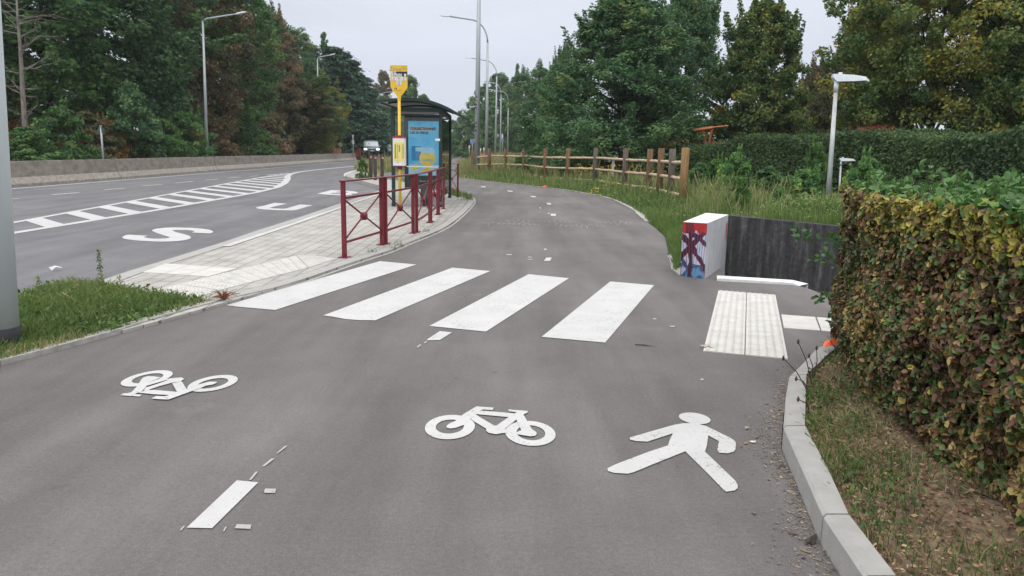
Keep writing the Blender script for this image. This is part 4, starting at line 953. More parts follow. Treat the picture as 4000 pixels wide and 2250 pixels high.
# roadside lamps behind the barrier: straight bracket arms reaching to the right
def bracket(px_base, px_top, py_top, d, px_end, py_end, label):
    p0 = D(px_base, 600, d); pt = D(px_top, py_top, d); pe = D(px_end, py_end, d)
    t = thing('street_lamp', label, 'street lamp', (p0[0], d, .2), 0, 'grey roadside lamps behind the barrier'); o0 = np.array([p0[0], d, .2])
    a = pt-o0; e = pe-o0
    mb = MB(); mb.tube([(0, 0, 0), tuple(a*np.array([1, 1, 1]))], [.115, .06], 12); mb.build('pole', 'galv', t)
    k = a+(e-a)*.06+np.array([0, 0, .1]); ee = a+(e-a)*.72
    mb = MB(); mb.tube([tuple(a-np.array([0, 0, .12])), tuple(k), tuple(ee)], [.055, .05, .045], 8); mb.build('arm', 'galv', t)
    head(t, ee, tuple(e-a), .95)
bracket(808, 792, 82, 50, 969, 45, 'tall grey roadside lamp in front of the brown and green trees')
bracket(1245, 1240, 228, 91, 1306, 211, 'far roadside lamp, only its arm and head showing before the dark conifers')
# huge pole at the left edge
yP = 5.15; p_ = .135; e0_ = D(64, 1385, yP); e1_ = D(64, 1296, yP); e2_ = D(3, 250, yP); cb = e0_[0]-p_-.004
t = thing('street_lamp', 'grey lamp post with a black foot at the left edge of the picture', 'street lamp', (cb, yP, .02))
q1 = e1_[0]-p_-cb; q2 = e2_[0]-.118-cb; sl_ = (q2-q1)/(e2_[2]-e1_[2]); fx_ = lambda z: q1+sl_*(z-e1_[2]+.02)
mb = MB(); mb.tube([(fx_(.15), 0, .15), (fx_(2.0), 0, 2.0), (fx_(9.5), 0, 9.5)], [p_, .118, .065], 28); mb.build('pole', 'galvdark', t)
mb = MB(); mb.tube([(fx_(-.05), 0, -.05), (fx_(.16), 0, .16)], p_+.006, 28); mb.build('base_sleeve', 'black', t)
mb = MB(); mb.tube([(fx_(9.4), 0, 9.4), (fx_(9.5)-.15, 0, 10.2), (fx_(9.5)-1.3, .2, 10.6)], .05, 10); mb.build('arm', 'galvdark', t); head(t, (fx_(9.5)-1.3, .2, 10.6), (-1, .2, .05))

def park_lamp(px_b, py_b, px_t, py_t, d, zb_, label, s=1.0, col='whitepole', hd='lampwhite'):
    p0 = D(px_b, py_b, d); pt = D(px_t, py_t, d); t = thing('park_lamp', label, 'park lamp', (p0[0], d, zb_)); a = (pt[0]-p0[0], 0, pt[2]-zb_)
    hh = a[2]
    mb = MB(); mb.tube([(0, 0, 0), (a[0]*.96, 0, hh-.20*s)], [.060*s, .040*s], 16); mb.build('pole', col, t)
    mb = MB(); mb.tube([(a[0]*.96, 0, hh-.24*s), (a[0], 0, hh)], [.050*s, .047*s], 16); mb.build('collar', hd, t)
    vs = []
    for x, w, z0, z1 in ((-.10, .06, .09, .165), (-.03, .10, .0, .16), (.32, .12, .01, .15), (.60, .10, .035, .115), (.70, .04, .01, .05)):
        for y, z in ((-w, z0), (w, z0), (w*.75, z1), (-w*.75, z1)): vs.append((a[0]+x*s, y*s, hh+(z-.02)*s))
    mb = MB(); mb.add(vs, [(k*4+i, k*4+(i+1) % 4, k*4+4+(i+1) % 4, k*4+4+i) for k in range(4) for i in range(4)]+[(3, 2, 1, 0), (16, 17, 18, 19)]); hdo = mb.build('lamp_head', hd, t)
    mb = MB(); mb.tube([(a[0]+.07*s, 0, hh+.13*s), (a[0]+.07*s, 0, hh+.18*s)], .042*s, 12); mb.build('sensor', hd, hdo)
    mb = MB(); mb.box((a[0]+.32*s, 0, hh-.022*s), (.42*s, .16*s, .012*s)); mb.build('lens', 'hubgrey', hdo)
    return t
park_lamp(3228, 860, 3268, 316, 17.5, float(relev(np.array([[D(3228, 860, 17.5)[0], 17.5]]))[0])-.05, 'white park lamp on a weathered pole behind the near hedge', s=1.02)
park_lamp(3284, 700, 3286, 628, 24, -.02, 'small low park lamp whose head shows just above the near hedge', s=.62)
t = thing('standpipe', 'pale green capped pipe post behind the wooden fence among yellow flowers', 'post', (*D(2394, 668, 36)[:2], 0.05)); hh = D(2394, 628, 36)[2]
mb = MB(); mb.tube([(0, 0, 0), (0, 0, hh)], [.07, .065], 10); mb.build('pole', 'whitepole', t)
mb = MB(); mb.box((0, 0, hh+.05), (.42, .18, .14), bev=.03); mb.tube([(0, 0, hh+.1), (0, 0, hh+.2)], [.10, .08], 10); mb.box((-.2, 0, hh-.04), (.12, .14, .16), bev=.02); mb.build('cap', 'lampwhite', t)

# ------------------------------------------------------------------ wooden fence
fence_px = [(1846, 684, 588), (1851, 686, 590), (1910, 690, 580.5), (1974, 690, 580.5), (2046, 694, 580), (2127, 712, 580), (2216, 718, 579.5), (2322, 724, 578), (2438, 745, 580), (2532, 757, 581.5), (2574, 768, 579.5), (2617, 778, 581), (2666, 796, 577)]
fz = [.02, .02, .02, .03, .04, .05, .06, .08, .10, .13, .14, .15, .16]
FN = thing('wooden_fence', 'three rail wooden post fence along the right side of the path', 'fence', (0, 0, 0))
tops = []; r = random.Random(3)
for i, ((x, yb, yt), z) in enumerate(zip(fence_px, fz)):
    g_ = G(x, yb, z); tz = D(x, yt, g_[1])[2]; tops.append((g_, tz))
    rr = .098 if i < 12 else .102
    mb = MB(); lean = (r.uniform(-.01, .01), r.uniform(-.01, .01)); mb.tube([(g_[0], g_[1], -.15), (g_[0]+lean[0], g_[1]+lean[1], tz-.012), (g_[0]+lean[0], g_[1]+lean[1], tz)], [rr, rr, rr*.88], 14); mb.build('post', 'posty' if i == 12 else ('postgrey' if i in (8, 11, 7) else 'post'), FN)
for i in range(1, len(tops)-1):
    (g0, t0), (g1, t1) = tops[i], tops[i+1]
    for fr_ in (.735, .44, .135):
        za = g0[2]+(t0-g0[2])*fr_; zb2 = g1[2]+(t1-g1[2])*fr_; a = Vector((g0[0], g0[1]-.02, za)); b_ = Vector((g1[0], g1[1]-.02, zb2)); L_ = (b_-a).length
        pts = []; ns = 7
        for k in range(ns+1):
            q = a.lerp(b_, k/ns); q.z += r.uniform(-.009, .009); pts.append(q)
        rr = [.047+r.uniform(-.004, .004) for _ in pts]; rr[0] = rr[-1] = .036
        mb = MB(); mb.tube(pts, rr, 10); mb.build('rail', 'rail', FN)

# ------------------------------------------------------------------ vehicles
def van(px, d, zb_, yaw_, label, body='carpaint', car=False, lights=True):
    p = D(px, 590, d); t = thing('van' if not car else 'parked_car', label, 'van' if not car else 'car', (p[0], d, zb_), yaw_)
    Lh, Wd, Hh = (5.0, 1.95, 1.98) if not car else (4.3, 1.8, 1.5)
    # side profile, x forward is -y in local space
    pr = [(0, .32), (-.02, .62), (.10, .82), (.75, 1.08), (1.45, 1.80), (1.75, Hh-.04), (4.6, Hh), (4.95, 1.7), (Lh, 1.0), (Lh, .35)] if not car else [(0, .3), (.0, .55), (.15, .72), (1.1, .92), (1.9, 1.40), (2.4, 1.5), (3.3, 1.46), (3.9, 1.0), (4.25, .92), (4.3, .35)]
    n_ = len(pr); vs = []
    for s_, inset in ((-1, 0), (1, 0)):
        for y, z in pr:
            w = Wd/2*(1-.13*max(0, (z-.95))/(Hh-.95)); vs.append((s_*w, y, z))
    fs = [tuple(range(n_)), tuple(range(2*n_-1, n_-1, -1))]+[(i, i+n_, (i+1) % n_+n_, (i+1) % n_) for i in range(n_)]
    mb = MB(); mb.add(vs, fs); b0 = mb.build('body', body, t)
    bm = bmesh.new(); bm.from_mesh(b0.data); bmesh.ops.recalc_face_normals(bm, faces=bm.faces); bmesh.ops.bevel(bm, geom=bm.edges[:], offset=.05, segments=2, affect='EDGES'); bm.to_mesh(b0.data); bm.free()
    def onp(i, f): y0, z0 = pr[i]; y1, z1 = pr[i+1]; return y0+(y1-y0)*f, z0+(z1-z0)*f
    i_ = 3
    (ya, za), (yb_, zb2) = onp(i_, .05), onp(i_, .95); nrm = Vector((0, -(zb2-za), (yb_-ya))).normalized()*.012
    w0 = Wd/2*.90; w1 = Wd/2*.80
    mb = MB(); mb.add([Vector((-w0, ya, za))+nrm, Vector((w0, ya, za))+nrm, Vector((w1, yb_, zb2))+nrm, Vector((-w1, yb_, zb2))+nrm], [(0, 1, 2, 3)]); mb.build('windscreen', 'windscreen', t)
    for s_ in (-1, 1):
        zz0, zz1 = (1.12, 1.72) if not car else (.95, 1.38)
        y_ = [(1.35, 1.0), (1.9, 1.0)] ; wA = Wd/2*(1-.13*(zz0-.95)/(Hh-.95))+.008; wB = Wd/2*(1-.13*(zz1-.95)/(Hh-.95))+.008
        pp = [(s_*wA, 1.25, zz0), (s_*wA, 4.5 if not car else 3.6, zz0), (s_*wB, 4.4 if not car else 3.2, zz1), (s_*wB, 1.85 if not car else 2.2, zz1)]
        mb = MB(); mb.add(pp, [(0, 1, 2, 3) if s_ > 0 else (3, 2, 1, 0)]); mb.build('side_window', 'darkglass', t)
        mb = MB(); mb.box((s_*(Wd/2-.24), .03, .72), (.34, .22, .20), bev=.04); mb.build('headlight', 'headlamp' if lights else 'lampwhite', t)
        mb = MB(); mb.box((s_*(Wd/2+.12), 1.35, 1.15), (.22, .12, .22), bev=.04); mb.build('mirror', body, t)
        for yy in ((.85, 3.95) if not car else (.8, 3.4)):
            mb = MB(); mb.tube([(s_*(Wd/2-.02), yy, .33), (s_*(Wd/2-.24), yy, .33)], .33, 20); wh = mb.build('wheel', 'black', t)
            mb = MB(); mb.tube([(s_*(Wd/2-.0), yy, .33), (s_*(Wd/2-.05), yy, .33)], .19, 16); mb.build('rim', 'galv', wh)
    mb = MB(); mb.box((0, -.02, .66), (.9, .06, .12), bev=.02); mb.box((0, -.03, .45), (1.5, .06, .12), bev=.02); mb.build('grille', 'black', t)
    mb = MB(); mb.tube([(0, -.06, .80), (0, -.03, .80)], .08, 12); mb.build('badge', 'lampwhite', t)
    mb = MB(); mb.box((0, -.065, .50), (.5, .01, .10)); mb.build('number_plate', 'white', t)
    return t
vn = van(1452, 104, .62, rad(14), 'dark van with bright headlights driving behind the concrete barrier'); vn.scale = (1.12, 1.12, .98)
van(1540, 112, .55, rad(14), 'silver car half hidden by the bus shelter post', body='carwhite', car=True, lights=False)

# ------------------------------------------------------------------ signs in the distance
def pole_sign(px, d, zt_, label, cat='road sign', name='road_sign', r0=.035, zb_=.2, mpole='galv', group=None):
    p = D(px, 590, d); t = thing(name, label, cat, (p[0], d, zb_), group=group)
    mb = MB(); mb.tube([(0, 0, 0), (0, 0, zt_-zb_)], r0, 8); mb.build('pole', mpole, t); return t
def zat(px, py, d): return D(px, py, d)[2]
def disc_y(nm, z, r_, m, par, y=-.05, x=0, sx=1, th=.02, n=20):
    mb = MB(); mb.add([(x+sx*r_*math.cos(6.283*i/n), y+e, z+r_*math.sin(6.283*i/n)) for e in (0, th) for i in range(n)], [tuple(range(n))[::-1], tuple(range(n, 2*n))]+[(i, (i+1) % n, (i+1) % n+n, i+n) for i in range(n)]); return mb.build(nm, m, par)
d = 40; t = pole_sign(401, d, zat(401, 490, d), 'back of a triangular road sign behind the barrier, before orange leaves', r0=.05)
zt_ = zat(401, 492, d)-.2; mb = MB(); mb.tube([(0, -.05, zt_), (.28, -.05, zt_-.30)], .025, 6); mb.add([(-.05, -.03, zt_), (.28, -.03, zt_-.30), (-.34, -.03, zt_-.42)], [(0, 1, 2), (2, 1, 0)][:1]); mb.build('plate', 'backgreen', t)
d = 76; t = pole_sign(1114, d, zat(1114, 520, d), 'round road sign seen from behind, before the green bush', r0=.045); disc_y('plate', zat(1114, 538, d)-.2, .42, 'backgreen', t)
d = 100; t = pole_sign(1380, d, zat(1380, 527, d), 'narrow pale road signs on one pole, left of the dark van', r0=.05)
disc_y('plate', zat(1380, 555, d)-.2, .33, 'whitepole', t, sx=.45); mb = MB(); z_ = zat(1380, 536, d)-.2; mb.add([(-.14, -.05, z_+.3), (.14, -.05, z_+.3), (0, -.05, z_-.32), (-.14, -.02, z_+.3), (.14, -.02, z_+.3), (0, -.02, z_-.32)], [(2, 1, 0), (3, 4, 5), (0, 1, 4, 3), (1, 2, 5, 4), (2, 0, 3, 5)]); mb.build('plate', 'whitepole', t)
t = pole_sign(1373, 104, zat(1373, 545, 104), 'dark thin sign post just left of the narrow pale sign pair', r0=.04, mpole='hubgrey'); disc_y('plate', zat(1373, 556, 104)-.2, .34, 'hubgrey', t, sx=.35)
for px, lab in ((1292, 'left one of the two far yellow bus stop flags beyond the barrier'), (1303, 'right one of the two far yellow bus stop flags beyond the barrier')):
    d = 96; t = pole_sign(px, d, zat(px, 525, d), lab, 'bus stop sign', 'bus_stop_sign', .06, mpole='yellow', group='far yellow bus stop flags')
    z_ = zat(px, 530, d)-.2; mb = MB(); mb.box((0, 0, z_), (.36, .04, .42)); mb.build('plate', 'yellow' if px > 1295 else 'pyellow', t); mb = MB(); mb.box((0, 0, zat(px, 569, d)-.2), (.20, .14, .62)); mb.build('timetable_case', 'hubgrey' if px < 1295 else 'concrete', t)
d = 94; t = pole_sign(1330, d, zat(1330, 580, d), 'round white sign with a black slash beside the red and white barrier', r0=.05); z_ = zat(1330, 566, d)-.2; di = disc_y('plate', z_, .30, 'white', t, sx=.75)
mb = MB(); mb.box((0, -.06, z_), (.06, .01, .62), ry=rad(28)); mb.build('slash', 'black', di)
d = 93; fx0 = D(1234, 600, d)[0]; fx1 = D(1334, 600, d)[0]
bar_ = thing('works_barrier', 'red and white striped roadworks barrier beyond the concrete wall', 'barrier', (fx0, d, .2)); nb_ = 15; wS = (fx1-fx0)/nb_
zz1 = zat(1290, 577, d)-.2
mb = MB(); mb.box(((fx1-fx0)/2, .03, zz1/2), (fx1-fx0, .05, zz1)); mb.build('board', 'redcap', bar_)
for k in range(nb_):
    mb = MB(); x = (k+.5)*wS; mb.add([(x-.10, 0, .1), (x+.02, 0, .1), (x+.10, 0, zz1-.05), (x-.02, 0, zz1-.05)], [(0, 1, 2, 3)]); mb.build('stripe', 'white' if k < 6 else 'rail', bar_)
t = thing('litter_bin', 'small red box standing between the pale sign and the van', 'box', (D(1400, 595, 100)[0], 100, .2)); mb = MB(); z_ = zat(1400, 578, 100)-.2; mb.box((0, 0, z_/2), (.5, .4, z_), bev=.03); mb.build('body', 'red', t); mb = MB(); mb.box((0, 0, z_+.02), (.54, .44, .05)); mb.build('lid', 'red', t)
# right side: blue parking sign, small round ones, cycle sign, marker posts
d = 100; t = pole_sign(1845, d, zat(1845, 545, d), 'square blue sign with white figures left of the tallest lamp post', r0=.04, zb_=0); z_ = zat(1845, 552, d); mb = MB(); mb.box((0, -.05, z_), (.50, .02, .50)); pl_ = mb.build('plate', 'white', t); mb = MB(); mb.box((0, -.065, z_), (.43, .02, .43)); mb.build('panel', 'bluesign', pl_); put_text('lettering', 'D11', .26, (0, -.08, z_), 'white', pl_)
d = 90; t = pole_sign(1833, d, zat(1833, 572, d), 'tiny round red rimmed sign beside the blue square one', r0=.03, zb_=0); a_ = disc_y('plate', zat(1833, 577, d), .13, 'redcap', t, y=-.04); disc_y('face', zat(1833, 577, d), .09, 'white', a_, y=-.05, th=.005); disc_y('plate', zat(1833, 571, d), .10, 'white', t, y=-.04)
d = 105; t = pole_sign(1962, d, zat(1962, 522, d), 'blue and white round cycle sign among the curved arm lamps', r0=.035, zb_=0); a_ = disc_y('plate', zat(1962, 549, d), .24, 'white', t, sx=.6); disc_y('face', zat(1962, 549, d), .20, 'bluesign', a_, y=-.06, sx=.6, th=.005); mb = MB(); mb.box((0, -.05, zat(1962, 532, d)), (.16, .02, .6)); mb.build('plate', 'white', t)
for px, py, lab in ((1877, 580, 'red and white marker post just right of the tallest lamp post'), (1890, 577, 'red and white marker post beside the nearest curved arm lamp')):
    d = 70; zt_ = zat(px, py, d); t = thing('marker_post', lab, 'marker post', (D(px, 600, d)[0], d, 0), group='red and white marker posts')
    mb = MB(); mb.tube([(0, 0, 0), (0, 0, zt_-.35)], .05, 8); mb.build('post', 'redcap', t); mb = MB(); mb.tube([(0, 0, zt_-.36), (0, 0, zt_)], .05, 8); mb.build('band', 'white', t)
t = pole_sign(2099, 60, zat(2099, 555, 60), 'thin post with a small dark disc in front of the trees behind the fence', 'marker post', 'marker_post', .03, zb_=0); disc_y('plate', zat(2099, 556, 60), .07, 'hubgrey', t)

# ------------------------------------------------------------------ pieces of a building glimpsed under the trees
dB = 38.5
def at_b(px, py): return D(px, py, dB)
t = thing('timber_shelter', 'orange timber frame of a garden building seen between the trees', 'building', (*at_b(2760, 600)[:2], 0)); o0 = np.array([*at_b(2760, 600)[:2], 0])
def beam(a, b_, w, m, nm):
    A = at_b(*a)-o0; B = at_b(*b_)-o0; mb = MB(); mb.tube([tuple(A), tuple(B)], w, 4, smooth=False); mb.build(nm, m, t)
beam((2706, 511), (2784, 500), .10, 'orange', 'beam'); beam((2745, 505), (2755, 560), .075, 'orange', 'post'); beam((2783, 502), (2770, 560), .075, 'orange', 'post'); beam((2785, 498), (2845, 492), .05, 'orange', 'beam')
mb = MB(); mb.box((.2, .8, .8), (4.5, .1, 2.6)); mb.build('wall', 'brickred', t)
dB = 34; t = thing('outbuilding', 'low red roofed building behind the dark trunk on the right', 'building', (*at_b(3480, 600)[:2], 0))
mb = MB(); mb.box((0, 1, 1.2), (2.6, 2, 2.4)); mb.build('wall', 'brickred', t); mb = MB(); mb.add([(-1.4, -.3, 2.35), (1.4, -.3, 2.35), (.9, 2, 3.0), (-.9, 2, 3.0)], [(0, 1, 2, 3)]); mb.build('roof', 'brickred', t)
t = thing('playground_frame', 'slanted orange beam seen beside the white park lamp', 'frame', (*at_b(3316, 600)[:2], 0)); o0 = np.array([*at_b(3316, 600)[:2], 0]); beam((3306, 600), (3326, 465), .07, 'orange', 'beam'); pass

# ================================================================== vegetation
def unit(v): return v/(np.linalg.norm(v, axis=1, keepdims=True)+1e-9)
def leaf_quads(C, A, N, ln, wd):
    """rhombic leaves: centres, long axes, normals, lengths, widths"""
    A = unit(A); B = unit(np.cross(N, A)); ln = np.asarray(ln)[:, None]; wd = np.asarray(wd)[:, None]
    V = np.stack([C-A*ln/2, C+B*wd/2+A*ln*.05, C+A*ln/2, C-B*wd/2+A*ln*.05], 1).reshape(-1, 3)
    return V, np.arange(len(C)*4).reshape(-1, 4)
def fold_leaves(C, A, N, ln, wd, fold=.25):
    A = unit(A); B = unit(np.cross(N, A)); Nn = unit(np.cross(A, B)); ln = np.asarray(ln)[:, None]; wd = np.asarray(wd)[:, None]
    pts = [C-A*ln*.5, C-A*ln*.18+B*wd*.5+Nn*wd*fold, C+A*ln*.2+B*wd*.42+Nn*wd*fold, C+A*ln*.5, C+A*ln*.2-B*wd*.42+Nn*wd*fold, C-A*ln*.18-B*wd*.5+Nn*wd*fold]
    V = np.stack(pts, 1).reshape(-1, 3); b_ = np.arange(len(C))[:, None]*6
    return V, np.concatenate([b_+np.array([[0, 1, 2, 3]]), b_+np.array([[0, 3, 4, 5]])], 1).reshape(-1, 4)
def foliage(rng, centers, sizes, tints, per, lsize, aspect=.6, flat=.55, droop=.2, tj=.10, origin=None):
    n = len(centers); idx = np.repeat(np.arange(n), per); m_ = len(idx)
    off = rng.normal(size=(m_, 3)); off = unit(off)*(rng.random((m_, 1))**.45); off[:, 2] *= flat
    C = centers[idx]+off*sizes[idx][:, None]
    out = unit(off+.35*unit(centers[idx]-(origin if origin is not None else centers.mean(0))))
    N = unit(out*.8+np.array([0, 0, .6])+rng.normal(size=(m_, 3))*.55)
    A = rng.normal(size=(m_, 3)); A[:, 2] = A[:, 2]*.4-droop; A += out*.5
    ln = lsize*rng.uniform(.65, 1.35, m_)
    T = np.clip(tints[idx]+rng.normal(size=m_)*tj, .01, .99)
    V, Fq = leaf_quads(C, A, N, ln, ln*aspect); return V, Fq, T
def limbs(rng, H, base_h, centers, r0, nl=26, lean=0, leader=.9, forks=1):
    mb = MB(); top_ = H*leader; pts = []; ns = 8
    wob = rng.normal(size=(ns+1, 2))*.012*H; wob[0] = 0
    for i in range(ns+1): t = i/ns; pts.append((wob[i, 0]*t+lean*t, wob[i, 1]*t, top_*t))
    rr = [r0*(1-.88*(i/ns)**.8) for i in range(ns+1)]; rr[0] *= 1.25
    mb.tube(pts, rr, 9)
    pts = np.array(pts); sel = rng.choice(len(centers), min(nl, len(centers)), replace=False)
    for s_ in sel:
        c = centers[s_]; hz_ = max(base_h*.7, min(top_*.92, c[2]-abs(np.hypot(c[0], c[1]))*rng.uniform(.35, .8)))
        p0 = np.array([np.interp(hz_, pts[:, 2], pts[:, 0]), np.interp(hz_, pts[:, 2], pts[:, 1]), hz_]); ra = np.interp(hz_, pts[:, 2], rr)*.55
        mid = p0*.5+c*.5+rng.normal(size=3)*.05*np.linalg.norm(c-p0)+np.array([0, 0, -.04])
        mb.tube([tuple(p0), tuple(mid), tuple(c)], [ra, ra*.55, ra*.15+.004], 5, cap=False)
    return mb
def crown_centers(rng, n, H, base_h, R, prof, lobes=.28, shell=.45, seed=0):
    h = rng.random(n)**.9; th = rng.random(n)*2*np.pi
    r_ = prof(h)*R; ang = np.stack([np.cos(th), np.sin(th), h*2.2], 1)
    r_ = r_*(1+lobes*vnoise(ang, 2.7, seed)+.12*vnoise(ang, 7, seed+1))
    rad_ = r_*rng.random(n)**shell
    return np.stack([rad_*np.cos(th), rad_*np.sin(th), base_h+h*(H-base_h)], 1), h
def tree_mesh(name, seed, H, base_h, R, prof, ncl, per, lsize, csize, lobes=.28, shell=.4, tint=(.45, .2), patch=(.3, .7), r0=.22, aspect=.62, flat=.55, droop=.2, leader=.9, nl=26, tips=0, conifer=False, tj=.10):
    rng = np.random.default_rng(seed)
    if conifer:
        h = rng.random(ncl)**.85; th = rng.random(ncl)*2*np.pi; tier = (np.floor(h*17)+.5)/17*.6+h*.4
        rr = prof(h)*R*(1+.16*vnoise(np.stack([np.cos(th), np.sin(th), h*3], 1), 5, seed))*rng.random(ncl)**.33
        c = np.stack([rr*np.cos(th), rr*np.sin(th), base_h+tier*(H-base_h)-.28*rr], 1)
    else: c, h = crown_centers(rng, ncl, H, base_h, R, prof, lobes, shell, seed)
    if tips:
        k = rng.choice(ncl, tips, replace=False); c2 = c[k].copy(); dirn = unit(c2-np.array([0, 0, base_h+(H-base_h)*.35])); dirn[:, 2] = np.abs(dirn[:, 2])+.5; dirn = unit(dirn)
        ext_ = [c]; hh = [h]
        bend = rng.normal(size=dirn.shape)*.04
        for q in range(1, 8): ext_.append(c2+(dirn+bend*q*.3)*csize*(.2+.20*q)); hh.append(h[k])
        c = np.concatenate(ext_); h = np.concatenate(hh)
    nt_ = tint[0]+tint[1]*rng.normal(size=len(c))*.5+patch[0]*smooth01((vnoise(c, patch[1], seed+9)-.35)*1.6)
    sizes = csize*rng.uniform(.6, 1.25, len(c))*(1-.35*h)
    pc = np.full(len(c), per)
    if tips:
        q_ = np.repeat(np.arange(1, 8), tips); sizes[ncl:] = csize*(.44-.04*q_); pc[ncl:] = np.maximum(5, (per*(.30-.033*q_)).astype(int)); per = pc
    org = np.array([0, 0, base_h+(H-base_h)*.4])
    if conifer:
        m_ = len(c)*per; idx = np.repeat(np.arange(len(c)), per); out = c[idx]-np.array([0, 0, 1])*c[idx][:, 2:3]; out = unit(out)
        off = rng.normal(size=(m_, 3))*np.array([.5, .5, .16])*sizes[idx][:, None]; C = c[idx]+off; C[:, 2] -= .12*np.abs(off[:, 0])
        A = out+rng.normal(size=(m_, 3))*.5; A[:, 2] -= .35; N = np.array([0, 0, 1])+rng.normal(size=(m_, 3))*.6; ln = lsize*rng.uniform(.6, 1.4, m_)
        T = np.clip(nt_[idx]+rng.normal(size=m_)*tj, .01, .99); V, Fq = leaf_quads(C, A, N, ln, ln*aspect)
    else: V, Fq, T = foliage(rng, c, sizes, nt_, per, lsize, aspect, flat, droop, tj, org)
    crown = npmesh(name+'_crown', V, Fq, 'g_mid', T, parent=False)
    mb = limbs(rng, H, base_h, c[:ncl], r0, nl, leader=leader)
    tm = bpy.data.meshes.new(name+'_trunk'); tm.from_pydata(mb.v, [], mb.f); tm.polygons.foreach_set('use_smooth', [True]*len(mb.f)); tm.materials.append(MT['bark']); tm.update()
    return crown, tm, H
# leaf palettes: tint 0 -> 1
DG = (.016, .044, .022); G1 = (.030, .078, .030); G2 = (.058, .128, .042); G3 = (.105, .195, .055)
MT['g_mid'] = leafmat('mid green leaves', [(0.033, 0.081, 0.036), (0.057, 0.138, 0.054), (0.099, 0.211, 0.068), (0.172, 0.308, 0.088), (0.234, 0.308, 0.076)])
MT['g_teal'] = leafmat('cool green leaves', [(0.032, 0.085, 0.042), (0.062, 0.145, 0.063), (0.106, 0.217, 0.089), (0.184, 0.301, 0.111), (0.294, 0.28, 0.082)])
MT['g_bright'] = leafmat('fresh green leaves', [(0.033, 0.086, 0.033), (0.064, 0.141, 0.046), (0.099, 0.22, 0.055), (0.165, 0.319, 0.066), (0.27, 0.38, 0.08)])
MT['g_russet'] = leafmat('russet autumn leaves', [(0.046, 0.081, 0.04), (0.099, 0.125, 0.055), (0.18, 0.156, 0.082), (0.286, 0.195, 0.106), (0.32, 0.199, 0.097)])
MT['g_yellow'] = leafmat('yellowing autumn leaves', [(0.036, 0.086, 0.031), (0.077, 0.15, 0.048), (0.145, 0.215, 0.058), (0.331, 0.316, 0.072), (0.598, 0.47, 0.08)])
MT['g_conifer'] = leafmat('blue green needles', [(0.022, 0.052, 0.035), (0.036, 0.091, 0.058), (0.063, 0.14, 0.083), (0.105, 0.199, 0.111), (0.138, 0.221, 0.106)], .7, .15)
MT['g_orange'] = leafmat('orange brown leaves', [(.06, .06, .028), (.15, .10, .04), (.33, .19, .06), (.46, .27, .08), (.55, .38, .12)])
MT['g_hedge'] = leafmat('clipped hedge leaves', [(0.031, 0.065, 0.031), (0.058, 0.107, 0.042), (0.098, 0.165, 0.058), (0.153, 0.23, 0.077), (0.189, 0.153, 0.071)])
MT['g_light'] = leafmat('yellow green shoots', [(.05, .13, .05), (.08, .19, .07), (.13, .28, .09), (.22, .38, .09), (.40, .52, .10)])
MT['near'] = leafmat('near hedge leaves', [(.030, .070, .032), (.055, .115, .045), (.14, .20, .055), (.50, .45, .08), (.42, .30, .12), (.21, .12, .065), (.13, .068, .045), (.070, .042, .034)], .42, .2)
MT['neartop'] = leafmat('near hedge top leaves', [(0.036, 0.096, 0.032), (0.064, 0.152, 0.044), (0.096, 0.208, 0.056), (0.176, 0.288, 0.064), (0.32, 0.304, 0.056)], .42, .25)
MT['grass'] = leafmat('grass blades', [(.040, .085, .024), (.075, .145, .036), (.13, .21, .055), (.20, .27, .080), (.31, .30, .14), (.47, .40, .22)], .6, .3)
MT['twig'] = mat('hedge twigs', (.065, .045, .034), .9, var=.3, scale=20)
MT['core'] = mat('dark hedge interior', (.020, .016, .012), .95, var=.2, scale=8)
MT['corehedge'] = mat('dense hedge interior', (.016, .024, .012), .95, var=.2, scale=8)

rnd = lambda h: np.sqrt(np.clip(1-(2*h-1)**2*.92, 0, 1))
egg = lambda h: np.clip(np.sin(np.pi*np.clip(h*.86+.12, 0, 1))**.7, .05, 1)
fan = lambda h: np.clip((.55+.6*h)*(1-h**4), .05, 1)
cone_ = lambda h: np.clip(1-h, .03, 1)**.8
pop = lambda h: np.clip(np.sin(np.pi*(h*.85+.1)), .1, 1)**.6
PR = {}
PR['oak'] = tree_mesh('oak', 1, 17, 1.2, 5.2, egg, 330, 150, .27, 1.25, lobes=.30, tips=20, tint=(.42, .3))
PR['ash'] = tree_mesh('ash', 2, 18, 2.5, 4.6, egg, 300, 150, .26, 1.2, lobes=.42, shell=.5, tint=(.45, .3), tips=24)
PR['tall'] = tree_mesh('tall', 3, 19, 1.0, 4.4, pop, 340, 140, .25, 1.15, lobes=.35, tint=(.5, .3), tips=18)
PR['fir'] = tree_mesh('fir', 4, 18, .8, 4.2, cone_, 520, 90, .42, 1.05, conifer=True, aspect=.34, r0=.2, leader=.98, tint=(.4, .3), patch=(.15, .5))
PR['fir2'] = tree_mesh('fir2', 5, 16, .6, 4.6, lambda h: np.clip(1-h**1.5, .04, 1), 520, 90, .42, 1.1, conifer=True, aspect=.34, r0=.2, leader=.98, tint=(.42, .3), patch=(.15, .5))
PR['poplar'] = tree_mesh('poplar', 6, 20, 2, 1.5, pop, 300, 60, .24, .5, shell=.6, tint=(.55, .2), lobes=.2, flat=1.0)
PR['cherry'] = tree_mesh('cherry', 7, 10.2, .75, 5.6, lambda h: np.clip(1-h, .02, 1)**.52*np.clip(.86+.6*h, 0, 1.0), 560, 150, .18, .80, lobes=.34, shell=.46, tint=(.42, .28), patch=(.28, .9), r0=.24, tips=150, aspect=.5, droop=.35, nl=60, leader=.85)
